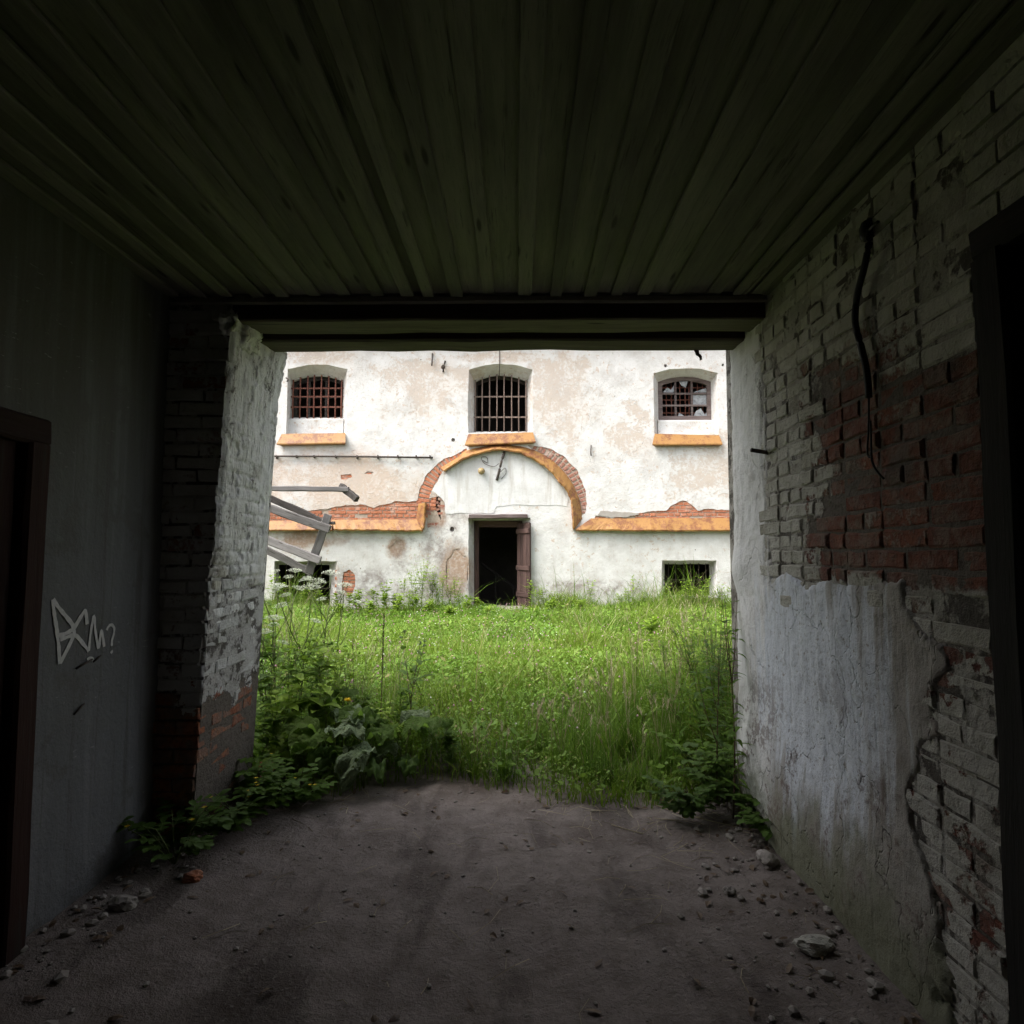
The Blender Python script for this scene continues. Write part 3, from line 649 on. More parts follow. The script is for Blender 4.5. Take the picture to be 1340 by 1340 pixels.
def window(key, label, vb, hb, mat, r, frame_mat, framed_y, frame_w, mull_v=(), mull_h=(), bars_y=None):
    po, pi = WINS[key]; _, inn = opening(po, pi, YIN, 1)
    x0, z0 = F(pi[0], pi[2], YIN); 
    wnd = bpy.data.objects.new('window', None); wnd.empty_display_size = .1; link(wnd, prison)
    wnd.location = Vector(((inn[0][0] + inn[3][0]) / 2, YIN, z0)) - prison.location
    if label: wnd['label'] = label
    fy = framed_y
    put('frame', ring_me(shrink(inn, -.012), shrink(inn, frame_w), fy, fy + .07), wnd, frame_mat)
    by = bars_y or (YIN - .03)
    zs, zt = F(pi[0], pi[3], YIN)[1], F(pi[0], pi[4], YIN)[1]
    for px in vb:
        t = (px - pi[0]) / (pi[1] - pi[0]); top = zs + (zt - zs) * (1 - (2 * t - 1) ** 2)
        bar_v(wnd, px, top - .005, z0 - .02, by, r, mat)
    for py in hb: bar_h(wnd, pi[0] - 1, pi[1] + 1, py, by + .012, r, mat)
    for px in mull_v:
        t = (px - pi[0]) / (pi[1] - pi[0]); top = zs + (zt - zs) * (1 - (2 * t - 1) ** 2); X = F(px, 540, fy)[0]
        box('mullion', (X - .022, fy + .012, z0), (X + .022, fy + .05, top), frame_mat, wnd)
    for py in mull_h:
        X0, Z = F(pi[0], py, fy); X1 = F(pi[1], py, fy)[0]
        box('mullion', (X0 + .01, fy + .008, Z - .02), (X1 - .01, fy + .046, Z + .02), frame_mat, wnd)
    return wnd, inn
w1, _ = window('w1', 'arched window behind a close grid of rusty red bars', (383, 392.3, 402, 410.6, 420, 429.5, 438.6, 446.6), (507.8, 518.7, 532.3), 'rust', .017, 'dkgrey_wood', YIN + .16, .07, (404, 426), (519,))
w2, _ = window('w2', 'arched window with upright pale iron bars and two flat crossbars', (621.8, 630.9, 640.5, 650.2, 659.7, 669.6, 678.9, 688.4), (518.7, 545.5), 'palerust', .016, 'iron', YIN + .2, .05)
w3, inn3 = window('w3', 'arched window with grey nine-pane wooden sash, several panes broken', (872, 879, 890, 897, 902, 913, 920), (507, 523, 540), 'rust', .014, 'wframe', YIN - .02, .085, (884.6, 906), (514.5, 530), bars_y=YIN + .17)
def pane(px0, px1, py0, py1, shard=None):
    y = YIN + .022
    P = [F(px0, py1, y), F(px1, py1, y), F(px1, py0, y), F(px0, py0, y)]
    if shard: P = [F(px0 + (px1 - px0) * u, py0 + (py1 - py0) * v, y) for u, v in shard]
    put('pane', bm_mesh('pane', loft(P, y, P, y + .004)), w3, 'glass')
pane(907, 925, 516, 529); pane(907, 925, 500, 513, [(0, 1), (1, 1), (1, .55), (.5, .75)]); pane(867, 883, 500, 513, [(0, 1), (.4, .5), (.7, .75), (1, .1), (1, 1)])
pane(886, 905, 498, 513, [(.1, 0), (.75, 0), (.6, .6), (.3, .4)]); pane(907, 925, 532, 546, [(0, 1), (.2, .4), (.55, .1), (.8, .7), (1, .5), (1, 1)]); pane(886, 905, 532, 546, [(0, 1), (.15, .55), (.5, .85), (1, .8), (1, 1)])
for key in ('w1', 'w3'):       # plastered ledge set back below the frame
    po, pi = WINS[key]; x0 = F(pi[0], pi[2], YIN)[0]; x1 = F(pi[1], pi[2], YIN)[0]; zb = F(po[0], po[2])[1] - .02; zt = F(pi[0], pi[2], YIN)[1]
    yf = FY + .2
    P = [(yf, zb), (YIN + .06, zb), (YIN + .06, zt - .004), (yf + .06, zt - .03), (yf, zt - .07)]
    xa, xb = x0 - .06, x1 + .06
    v = [(xa, *p) for p in P] + [(xb, *p) for p in P]; f = [(0, 1, 2, 3, 4), (9, 8, 7, 6, 5)] + [(i, 5 + i, 5 + (i + 1) % 5, (i + 1) % 5) for i in range(5)]
    bm = bmesh.new(); bv = [bm.verts.new(q) for q in v]; [bm.faces.new([bv[k] for k in t]) for t in f]
    put('ledge', bm_mesh('ledge', bm), wall, 'facade')
# sloped sheet-metal sills
def sill(tl, tr, br, bl, label=None):
    YL = FY - .13; n = 8; v = []; 
    for t in range(n + 1):
        u = t / n
        a = Vector((*F(tl[0] + (tr[0] - tl[0]) * u, tl[1] + (tr[1] - tl[1]) * u), 0)); b = Vector((*F(bl[0] + (br[0] - bl[0]) * u, bl[1] + (br[1] - bl[1]) * u, YL), 0))
        k = .010 * fbm(a.x, a.y, 2, 3); 
        v += [(a.x, FY + .005, a.y), (b.x, YL + k, b.y), (b.x, YL + k + .004, b.y - .025), (a.x, FY + .005, b.y - .03)]
    f = []
    for t in range(n):
        for j in range(4): f.append((t * 4 + j, t * 4 + (j + 1) % 4, t * 4 + 4 + (j + 1) % 4, t * 4 + 4 + j))
    f += [(0, 1, 2, 3)[::-1], tuple(n * 4 + j for j in range(4))]
    bm = bmesh.new(); bv = [bm.verts.new(q) for q in v]; [bm.faces.new([bv[k] for k in t]) for t in f]
    put('window_sill', bm_mesh('window_sill', bm), prison, 'yellow')
sill((368.5, 567), (452, 566), (452, 578.5), (362, 580)); sill((613, 567), (697.5, 565), (701, 577), (608.5, 581)); sill((857, 567), (941, 568.5), (945.5, 580), (853.5, 580.5))
# rusty yellow moulding: straight runs, corner stub and arch, each sheet a piece
mould = bpy.data.objects.new('moulding', None); mould.empty_display_size = .1; link(mould, prison); mould.location = Vector((-.3, FY, 2.1)) - prison.location
mould['label'] = 'rust-eaten yellow metal moulding stepping up into an arch over the doorway'
YM = FY - .15
def sheet(outer, inner, drop=(0, -.03), cen=None, sm=True, y_in=YM):
    if sm:
        O = [(p.x, p.y) for p in smooth_pts([Vector((*F(*p), 0)) for p in outer], 10)]; I = [(p.x, p.y) for p in smooth_pts([Vector((*F(*p, y_in), 0)) for p in inner], 10)]
    else:
        n = 46; O = []; I = []
        for t in range(n + 1):
            u = t / n; O.append(F(outer[0][0] + (outer[1][0] - outer[0][0]) * u, outer[0][1] + (outer[1][1] - outer[0][1]) * u)); I.append(F(inner[0][0] + (inner[1][0] - inner[0][0]) * u, inner[0][1] + (inner[1][1] - inner[0][1]) * u, y_in))
    v = []; m = len(O)
    for t in range(m):
        o, i = O[t], I[t]; dx, dz = drop
        if cen: d = Vector((cen[0] - i[0], cen[1] - i[1])).normalized() * .03; dx, dz = d.x, d.y
        k = .026 * fbm(i[0], i[1], 1, 2.6) + .012 * fbm(i[0], i[1], 8, 9); i = (i[0] + .014 * fbm(i[0], i[1], 3, 7), i[1] + .016 * fbm(i[0], i[1], 6, 7)); mid = ((o[0] + i[0]) / 2 + .006 * fbm(o[0], o[1], 7, 4), (FY + y_in) / 2 + .012 * fbm(i[0], i[1], 5, 3), (o[1] + i[1]) / 2)
        v += [(o[0], FY + .004, o[1]), mid, (i[0], y_in + k, i[1]), (i[0] + dx, y_in + k + .01, i[1] + dz), (i[0] + dx * .6, FY + .004, i[1] + dz * .6)]
    f = []
    for t in range(m - 1):
        for j in range(5): f.append((t * 5 + j, t * 5 + (j + 1) % 5, t * 5 + 5 + (j + 1) % 5, t * 5 + 5 + j))
    f += [(4, 3, 2, 1, 0), tuple((m - 1) * 5 + j for j in range(5))]
    bm = bmesh.new(); bv = [bm.verts.new(q) for q in v]; [bm.faces.new([bv[k] for k in t]) for t in f]
    put('metal_sheet', bm_mesh('metal_sheet', bm), mould, 'yellow')
cen = F(654, 690)
sheet([(435, 679.5), (545, 679)], [(437, 692), (553, 693)], sm=False)
sheet([(125, 684), (436, 680)], [(125, 693), (434, 692.5)], sm=False, y_in=YM + .012)
sheet([(545, 680), (547.5, 659)], [(553.5, 692), (556, 657)], drop=(.025, 0), sm=False)
sheet([(774, 677.5), (870, 677.5)], [(753, 692.5), (872, 693)], sm=False)
sheet([(870, 677.5), (1150, 677)], [(871, 693), (1150, 693.5)], sm=False, y_in=YM + .008)
sheet([(762, 678), (760, 662), (757.6, 651)], [(750.8, 692.5), (750.2, 672), (748.7, 653)], cen=cen)
sheet([(757.6, 651), (749, 632), (738.8, 617.3)], [(748.5, 653), (743, 641), (733.4, 630)], cen=cen, y_in=YM + .012)
sheet([(738.8, 617.3), (724, 603), (706.6, 592), (683, 583.5), (654.6, 581)], [(733.6, 630.7), (724, 618), (710, 606), (683, 591.5), (654.6, 586.5)], cen=cen)
sheet([(654.6, 581), (632, 584), (610, 589), (597, 599), (577, 611)], [(654.6, 586.5), (633, 590), (608, 598), (594, 606), (580, 615.5)], cen=cen, y_in=YM - .01)
# doorway: frame, lintel, leaf folded back on the jamb, stone step, handrail inside
door = bpy.data.objects.new('doorway', None); door.empty_display_size = .1; link(door, prison); door.location = Vector((-.35, FY + .3, .4)) - prison.location
yd = FY + .40
xa, zt_ = F(621, 681, yd); xb, zb_ = F(683, 798, yd)
timber('door_post', (xa + .05, yd + .02, zb_ - .02), (xa + .05, yd + .02, zt_), .1, .12, 'door', door, up=(0, 1, 0))
timber('door_post', (xb - .03, yd + .02, zb_ - .02), (xb - .03, yd + .02, zt_), .1, .12, 'door', door, up=(0, 1, 0))
timber('door_head', (xa + .1, yd + .02, zt_ - .07), (xb - .08, yd + .02, zt_ - .07), .12, .14, 'door', door)
l0 = F(614, 675.5, FY - .04); l1 = F(690.5, 674.8, FY - .04)
timber('lintel', (l0[0], FY + .03, l0[1]), (l1[0], FY + .03, l1[1]), .2, .085, 'wframe', door, jit=.006)
h0 = F(677.5, 684, FY + .36); h1 = F(694, 683, FY - .12)
leaf = bpy.data.objects.new('door_leaf', None)
p0 = Vector((h0[0], FY + .36, 0)); p1 = Vector((h1[0], FY - .12, 0)); zt2 = h1[1]; zb2 = F(690, 797, FY)[1]
bpy.data.objects.remove(leaf)
dv = (p1 - p0); nb = 4
for i in range(nb):
    q = p0 + dv * ((i + .5) / nb); wd_ = dv.length / nb - .006
    mt = frame_mtx((q.x, q.y, zb2), (q.x, q.y, zt2 - .008 * (i % 2)), up=(dv.y, -dv.x, 0))
    put('door_board', timber_me(zt2 - zb2, wd_, .04, jit=.002, ch=.006), door, 'door', mtx=mt)
nrm_ = Vector((-dv.y, dv.x, 0)).normalized()
if nrm_.x > 0: nrm_ = -nrm_
for zc in (zt2 - .18, (zt2 + zb2) / 2 - .05, zb2 + .3):
    o_ = nrm_ * .034
    timber('door_batten', p0 + o_ + Vector((0, 0, zc)), p1 + o_ + Vector((0, 0, zc)), .028, .1, 'door', door, jit=.002)
s0 = F(622, 795, FY + .1); s1 = F(690, 795, FY + .1)
bm = bmesh.new(); bmesh.ops.create_cube(bm, size=1); bmesh.ops.subdivide_edges(bm, edges=bm.edges[:], cuts=4, use_grid_fill=True)
for v in bm.verts:
    v.co = Vector((v.co.x * (s1[0] - s0[0] + .1), v.co.y * .62, v.co.z * .16)); v.co += Vector((1, 1, 1)) * .02 * fbm(v.co.x, v.co.y, v.co.z, 6)
put('door_step', bm_mesh('door_step', bm, True), door, 'stone', loc=((s0[0] + s1[0]) / 2, FY + .1, s0[1] - .06))
ra = at(630, 737, FY + 1.2); rb = at(683, 775, FY + 1.2)
timber('stair_rail', ra, rb, .05, .06, 'frame_dark', prison)
for t in (.35, .8):
    q = ra.lerp(rb, t); timber('stair_post', (q.x, q.y, .36), (q.x, q.y, q.z - .03),   .05, .05, 'frame_dark', prison, up=(0, 1, 0))
# basement windows: thin bars, rough stone sills
for (a0, a1, yt, yb, n) in ((868.5, 930, 737, 779, 6), (363, 432, 738, 801, 4)):
    bw = bpy.data.objects.new('basement_window', None); bw.empty_display_size = .1; link(bw, prison); yb_ = FY + .36
    q0 = F(a0, yb, yb_); q1 = F(a1, yt, yb_); bw.location = Vector(((q0[0] + q1[0]) / 2, yb_, q0[1])) - prison.location
    for i in range(n):
        X = q0[0] + (q1[0] - q0[0]) * (i + .7) / (n + .4); tube('bar', [(X, yb_, q0[1] - .03), (X + random.uniform(-.02, .02), yb_, q1[1] + .05)], .009, 'iron', bw, 6)
    box('crossbar', (q0[0] - .03, yb_ + .012, (q0[1] + q1[1]) / 2 - .014), (q1[0] + .03, yb_ + .022, (q0[1] + q1[1]) / 2 + .006), 'iron', bw)
    bm = bmesh.new(); bmesh.ops.create_cube(bm, size=1); bmesh.ops.subdivide_edges(bm, edges=bm.edges[:], cuts=5, use_grid_fill=True)
    for v in bm.verts:
        v.co = Vector((v.co.x * (q1[0] - q0[0] + .1), v.co.y * .45, v.co.z * .12)); v.co += Vector((.6, .6, 1)) * .025 * fbm(v.co.x, v.co.y, v.co.z + a0, 5)
    put('stone_sill', bm_mesh('stone_sill', bm, True), bw, 'stone', loc=((q0[0] + q1[0]) / 2, FY + .19, F(a0, yb + 4)[1] - .05))
# iron things on the wall
z_r = F(358, 597)[1]
tube('wall_rod', [Vector((F(170, 597)[0], FY - .06, z_r + .02)), Vector((F(470, 598)[0], FY - .06, F(470, 597.5)[1])), Vector((F(567, 599)[0], FY - .06, F(567, 599)[1]))], .021, 'iron', prison)
for px in (363, 389, 412, 440, 468, 495, 521, 545, 563):
    X, Z = F(px, 598); box('rod_clip', (X - .01, FY - .07, Z - .04 if px % 3 == 0 else Z - .02), (X + .01, FY + .01, Z + .04), 'iron', prison)
p_ = lambda px, py, d=.0: Vector((F(px, py, FY - d)[0], FY - d, F(px, py, FY - d)[1]))
tube('iron_strap', smooth_pts([p_(660, 591, .03), p_(656.5, 603, .10), p_(653, 617, .07), p_(650, 628, .02)], 4), .028, 'iron', prison)
tube('loose_wire', smooth_pts([p_(632, 602, .02), p_(638, 605, .03), p_(637, 598, .03), p_(630, 598, .03), p_(634, 606, .04), p_(646, 610, .04), p_(653, 606, .05)], 5), .006, 'iron', prison, 5)
tube('loose_wire', smooth_pts([p_(655, 617, .03), p_(661, 612, .03), p_(662, 619, .03), p_(656, 626, .02)], 5), .006, 'iron', prison, 5)
tube('loose_wire', [p_(653.3, 440, .02), p_(653.8, 470, .02), p_(653.2, 494, .02)], .008, 'iron', prison, 5)
tube('wall_hook', [p_(566, 462, .01), p_(565.5, 470, .05), p_(565, 478, .06)], .016, 'iron', prison)
tube('wall_hook', [p_(582.5, 472, .01), p_(580, 480, .06), p_(580, 486, .02)], .022, 'iron', prison)
tube('wall_hook', smooth_pts([p_(374.5, 494, .02), p_(377, 496, .10), p_(375.5, 499, .12)], 3), .018, 'iron', prison)
tube('wall_hook', [p_(773.5, 582, .02), p_(773, 590, .03), p_(773.5, 596, .03)], .012, 'iron', prison)
bm = bmesh.new(); bmesh.ops.create_uvsphere(bm, u_segments=14, v_segments=10, radius=.075); gl = put('lamp_globe', bm_mesh('lamp_globe', bm, True), prison, 'brass', loc=p_(630, 616, .1))
tube('lamp_neck', [p_(630, 615, -.01), p_(630, 615.5, .06)], .03, 'iron', prison, 8)

# ------------------------------------------------------------------ THE GATEHOUSE PASSAGE
RX = 1.385; LX = -1.965; PY0, PY1 = 3.35, 4.10; CZ = 3.03
def pierx(z): return -1.755 + .0505 * min(z, 3.0)
gate = empty('gatehouse', (0, 3.7, 0), 'dark vaulted-over gatehouse passage with whitewashed brick sides and boarded ceiling', 'building')
gate['label'] = 'dark gatehouse passage with whitewashed brick sides and boarded wooden ceiling'
# --- wall on the graffiti side
def hsheet(name, u0, u1, v0, v1, du, fn, mat, parent):
    """uneven coat: fn(u,v)->(point, height); faces deep below the surface are dropped"""
    nu = int((u1 - u0) / du) + 1; nv = int((v1 - v0) / du) + 1; V = []; H = []
    for j in range(nv + 1):
        for i in range(nu + 1):
            p, h = fn(u0 + (u1 - u0) * i / nu, v0 + (v1 - v0) * j / nv); V.append(p); H.append(h)
    f = []
    for j in range(nv):
        for i in range(nu):
            q = (j * (nu + 1) + i, j * (nu + 1) + i + 1, (j + 1) * (nu + 1) + i + 1, (j + 1) * (nu + 1) + i)
            if max(H[k] for k in q) > -.018: f.append(q)
    me = mesh(name, V, f, True)
    bm = bmesh.new(); bm.from_mesh(me); loose = [v for v in bm.verts if not v.link_faces]; bmesh.ops.delete(bm, geom=loose, context='VERTS'); bm.to_mesh(me); bm.free()
    return put(name, me, parent, mat)
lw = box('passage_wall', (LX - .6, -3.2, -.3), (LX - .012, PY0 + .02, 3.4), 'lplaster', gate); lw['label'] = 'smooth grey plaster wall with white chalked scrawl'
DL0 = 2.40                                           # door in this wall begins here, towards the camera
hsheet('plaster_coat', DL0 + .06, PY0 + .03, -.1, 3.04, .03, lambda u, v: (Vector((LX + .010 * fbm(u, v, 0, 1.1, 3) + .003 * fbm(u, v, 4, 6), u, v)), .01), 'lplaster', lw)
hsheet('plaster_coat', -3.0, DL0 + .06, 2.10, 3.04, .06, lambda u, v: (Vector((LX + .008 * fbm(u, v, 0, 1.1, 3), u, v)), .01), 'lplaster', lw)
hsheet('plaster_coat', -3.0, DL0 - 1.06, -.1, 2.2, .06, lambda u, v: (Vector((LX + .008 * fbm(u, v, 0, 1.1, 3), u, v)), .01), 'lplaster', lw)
# its door
df = bpy.data.objects.new('side_door', None); df.empty_display_size = .1; link(df, gate); df.location = Vector((LX, 1.9, 0)) - gate.location; df['label'] = 'red-brown boarded side door in the plaster wall'
timber('frame_post', (LX + .01, DL0 + .01, -.02), (LX + .01, DL0 + .01, 2.03), .11, .09, 'frame_red', df, up=(1, 0, 0))
timber('frame_post', (LX + .01, DL0 - 1.01, -.02), (LX + .01, DL0 - 1.01, 2.03), .11, .09, 'frame_red', df, up=(1, 0, 0))
timber('frame_head', (LX + .01, DL0 - 1.07, 2.08), (LX + .01, DL0 + .06, 2.08), .09, .11, 'frame_red', df)
for i in range(7):
    yy = DL0 - .12 - i * .128
    timber('door_board', (LX - .004, yy, .02), (LX - .004, yy, 2.03), .124, .03, 'frame_red', df, up=(1, 0, 0), jit=.002, ch=.006)
# chalk scrawl (strokes traced on the wall at their real size)
def wl(cx, cy):
    px, py = 30 + cx / 3.62, 780 + cy / 3.62; lo, hi = 2.0, 3.4
    for _ in range(40):
        m_ = (lo + hi) / 2
        if at(px, py, m_).x > LX: lo = m_
        else: hi = m_
    return at(px, py, lo)
strokes = [([(143, 14), (146, 60), (152, 110), (158, 165), (166, 240), (174, 318)], 1), ([(143, 14), (170, 52), (204, 98), (232, 138), (240, 168), (228, 205), (206, 252), (174, 318)], 1),
           ([(160, 186), (196, 176), (236, 152), (264, 108), (290, 68), (298, 96), (302, 132)], 1), ([(172, 204), (206, 192), (244, 184), (276, 214), (310, 258)], .9),
           ([(310, 258), (318, 190), (330, 104), (336, 104), (344, 170), (354, 244), (362, 206), (372, 160), (378, 200), (382, 238)], .8),
           ([(396, 160), (404, 144), (418, 134), (432, 150), (430, 178), (420, 208), (418, 234)], .7), ([(414, 258), (418, 268)], .9), ([(302, 302), (318, 292), (330, 304)], .9)]
for st, k in strokes:
    pts = smooth_pts([wl(*p) for p in st], 4); v = []; f = []
    for i, p in enumerate(pts):
        d = (pts[min(i + 1, len(pts) - 1)] - pts[max(i - 1, 0)]).normalized(); nrm = Vector((0, -d.z, d.y)); ww = .0100 * k * (1 + .5 * nz(i * .37, 3) + .2 * nz(i * 1.9, 8))
        x = LX + .010 * fbm(p.y, p.z, 0, 1.1, 3) + .003 * fbm(p.y, p.z, 4, 6) + .004
        v += [(x, p.y + nrm.y * ww, p.z + nrm.z * ww), (x, p.y - nrm.y * ww, p.z - nrm.z * ww)]
    for i in range(len(pts) - 1): f.append((2 * i, 2 * i + 1, 2 * i + 3, 2 * i + 2))
    put('graffiti_stroke', mesh('graffiti_stroke', v, f), lw, 'paint')
for (cx, cy, l, a_) in ((285, 316, .05, .3), (345, 292, .025, .5), (260, 528, .03, .7), (240, 90, .0, 0)):
    if l:
        q = wl(cx, cy); tube('scratch', [Vector((LX + .006, q.y - l, q.z - l * a_)), Vector((LX + .012, q.y, q.z)), Vector((LX + .006, q.y + l, q.z + l * a_ * .5))], .005, 'iron', lw, 4)

# --- pier of the arch
pier = bpy.data.objects.new('brick_pier', None); pier.empty_display_size = .1; link(pier, gate); pier.location = Vector((-1.8, 3.7, 0)) - gate.location
pier['label'] = 'rough whitewashed brick pier with bare orange bricks at its foot'
rec = .012
v = []
for (y0, z) in ((0, -.3), (0, 3.0)):
    xr = pierx(max(z, 0)) - rec
    v += [(LX - .5, PY0 + rec, z), (xr, PY0 + rec, z), (xr, PY1 - rec, z), (LX - .5, PY1 - rec, z)]
put('mortar_core', mesh('mortar_core', v, [(3, 2, 1, 0), (4, 5, 6, 7), (0, 1, 5, 4), (1, 2, 6, 5), (2, 3, 7, 6), (3, 0, 4, 7)]), pier, 'pmortar')
PB = brick_set('pbrick', 60)
rd = random.Random(5); z = .035; row = 0
while z < 2.98:
    k = 's' if row % 2 else 'h'
    # narrow face towards the camera
    x = pierx(z); seq = ['s', 'h'] if row % 2 else ['h', 's']
    for kk in seq:
        L = .26 if kk == 's' else .13; cx = x - L / 2 + .002
        if cx > LX - .05: put('brick', rd.choice(PB[kk]), pier, None, loc=(cx, PY0 - rd.uniform(-.006, .008), z), rot=(rd.uniform(-.03, .03), rd.uniform(-.02, .02), rd.uniform(-.04, .04)))
        x -= L
    # reveal
    if z < 2.0 or rd.random() < .25:
        y = PY0 + (.125 if row % 2 == 0 else .255)
        y = PY0 + (.13 if row % 2 else .0)
        ks = (['s', 's', 'h'] if row % 2 else ['h', 'h', 's', 'h', 'h'])
        for kk in ks:
            L = .26 if kk == 's' else .13; cy = y + L / 2
            if cy + L / 2 < PY1 - .075: put('brick', rd.choice(PB[kk]), pier, None, loc=(pierx(z) - rd.uniform(-.006, .01), cy, z), rot=(rd.uniform(-.02, .02), rd.uniform(-.03, .03), R(90) + rd.uniform(-.03, .03)))
            y += L
    z += .076; row += 1
def pierfn(u, v):
    n1 = fbm(u, v, 2, 3.2, 4); n2 = fbm(u, v, 8, 14, 3)
    edge = 1.42 + .22 * n1
    on = sstep(edge - .10, edge + .10, v)
    low = sstep(.62 + .2 * n1, .95 + .2 * n1, v) * (.75 + .25 * nz(u, v, 6, 2.5))                 # thin wash over the brick lower down
    h = -.03 + .030 * low + .022 * on + .006 * n1 + .0035 * n2 + .004 * fbm(u * 9, v, 3, 1.5, 3)
    if v < edge: # joints stay readable
        row_ = (v / .076 + .04) % 1; h -= .012 * (1 - sstep(0, .16, abs(row_ - .5) * -1 + .5)) * (1 - on)
    rr = v / .076 + .04; fr = (rr % 1); off = .065 if int(rr) % 2 else 0.0; fu = ((u - PY0 + off) / (.26 if int(rr) % 2 else .13)) % 1
    show = sstep(-.15, .35, fbm(u, v, 51, 2.6, 3) + .35 * sstep(2.3, 1.2, v))
    h -= show * (.0075 * sstep(.22, .04, min(fr, 1 - fr)) + .006 * sstep(.10, .03, min(fu, 1 - fu))) * (1 + .8 * fbm(u, v, 5, 20, 2))
    h -= .010 * sstep(.30, .42, fbm(u, v, 61, 7, 3))
    rnd_ = .05 * sstep(PY1 - .09, PY1 + .02, u) ** 2 + .02 * sstep(PY0 + .05, PY0 - .01, u) ** 2
    lip = .03 * sstep(2.5, 2.9, v) * sstep(3.6, 4.0, u)
    return Vector((pierx(v) + h + lip - rnd_, u, v)), h
hsheet('limewash_coat', PY0 - .002, PY1 + .015, .05, 2.93, .0085, pierfn, 'pplaster', pier)
# broken plaster crest where the pier meets the beams
bm = bmesh.new(); bmesh.ops.create_icosphere(bm, subdivisions=4, radius=1)
for v_ in bm.verts:
    c = v_.co.copy(); k = 1 + .35 * fbm(c.x, c.y, c.z, 2.2) + .12 * fbm(c.x, c.y, c.z, 7)
    v_.co = Vector((c.x * .07 * k, c.y * .20 * k, c.z * .11 * k))
put('broken_plaster', bm_mesh('broken_plaster', bm, True), pier, 'pplaster', loc=(pierx(2.9) - .02, PY0 + .17, 2.88))

# --- brick wall on the other side
rw = bpy.data.objects.new('brick_wall', None); rw.empty_display_size = .1; link(rw, gate); rw.location = Vector((RX, 2.7, 0)) - gate.location; rw['label'] = 'peeling whitewashed brick wall with red bricks laid bare and white render below'
DR0 = 1.80                                           # doorway in this wall, towards the camera
box('mortar_core', (RX + .012, DR0 + .0, -.3), (RX + .6, PY1 - .05, 3.4), 'wmortar', rw)
box('mortar_core', (RX + .013, -3.2, -.3), (RX + .6, DR0 - 1.0, 3.4), 'wmortar', rw)
box('mortar_core', (RX + .014, DR0 - .999, 2.56), (RX + .6, DR0 - .001, 3.4), 'wmortar', rw)
hsheet('mortar_bed', DR0, 3.6, -.05, 3.02, .03, lambda u, v: (Vector((RX + .0062 - .0060 * fbm(u, v, 21, 2.3, 4) - .003 * fbm(u, v, 5, 11, 2), u, v)), .01), 'wmortar', rw)
WB = brick_set('wbrick', 80)
def rplaster_on(u, v):
    n1 = fbm(u, v, 11, 2.6, 4)
    a = u - (3.40 + .05 * n1 + .03 * fbm(u, v, 3, 9, 3))
    b = min(1.47 + .07 * n1 + .022 * fbm(u, v, 6, 7, 3) - v, u - (2.13 + .16 * n1 + .04 * fbm(u, v, 1, 9, 3) - .10 * sstep(.9, .2, v) + .05 * fbm(u, v, 41, 6, 4)))
    return max(a, b)
rd = random.Random(8); z = .035; row = 0
rough_rest = []
while z < 3.03:
    y = DR0 + .02 if row % 2 else DR0 + .14 - .13
    kind = 's' if row % 2 else 'h'
    first = True
    while y < 3.5:
        kk = kind if rd.random() > .15 else ('h' if kind == 's' else 's')
        L = .262 if kk == 's' else .131
        cy = y + L / 2
        buried = min(rplaster_on(cy + dy, z) for dy in (-L / 2, 0, L / 2)) > .10
        if not buried and rd.random() > .012:
            o_ = put('brick', rd.choice(WB[kk]), rw, None, loc=(RX + rd.uniform(-.007, .006), cy, z + .01 * nz(cy, z, 0, 1.5)), rot=(0, rd.uniform(-.022, .022), R(-90) + rd.uniform(-.022, .022)))
        y += L
    z += .0765; row += 1
# course stumps above the doorway and beyond it (out of the photograph)
bm = bmesh.new()
for r_ in range(7):
    y = DR0 - 1.0
    while y < DR0 - .02:
        L = .26 if r_ % 2 else .13
        m_ = Matrix.Translation((RX + rd.uniform(-.004, .004) + .02, y + L / 2, 2.6 + r_ * .0765)); bmesh.ops.create_cube(bm, size=1, matrix=m_ @ Matrix.Diagonal((.05, L - .012, .064, 1))); y += L
bst = put('brick_courses', bm_mesh('brick_courses', bm), rw, 'wbrick'); bst['kind'] = 'stuff'
def rpfn(u, v):
    on = rplaster_on(u, v); k = sstep(-.022, .022, on + .010 * fbm(u, v, 31, 22, 2))
    n1 = fbm(u, v, 4, 2.4, 4); n2 = fbm(u, v, 9, 13, 3)
    h = -.030 + (.034 + .010 * nz(u, v, 17, 1.8)) * k + (.008 * n1 + .005 * n2) * k
    h += .012 * sstep(.5, .0, abs(on)) * 0
    if u > 3.3: h -= .010 * sstep(.03, .0, abs(u - 3.43 - .03 * nz(v, 0, 2, 3))) * sstep(1.2, 1.6, v)          # the crack along the old edge
    rnd_ = .07 * sstep(PY1 - .25, PY1 - .02, u) ** 2
    lip = .028 * sstep(.16, .0, abs(v - 1.50 - .05 * n1)) * sstep(3.6, 3.85, u) + .03 * sstep(.7, .1, v)
    return Vector((RX - h - lip + rnd_, u, v)), h
hsheet('render_coat', 2.0, PY1 - .02, -.05, 3.0, .0125, rpfn, 'rplaster', rw)
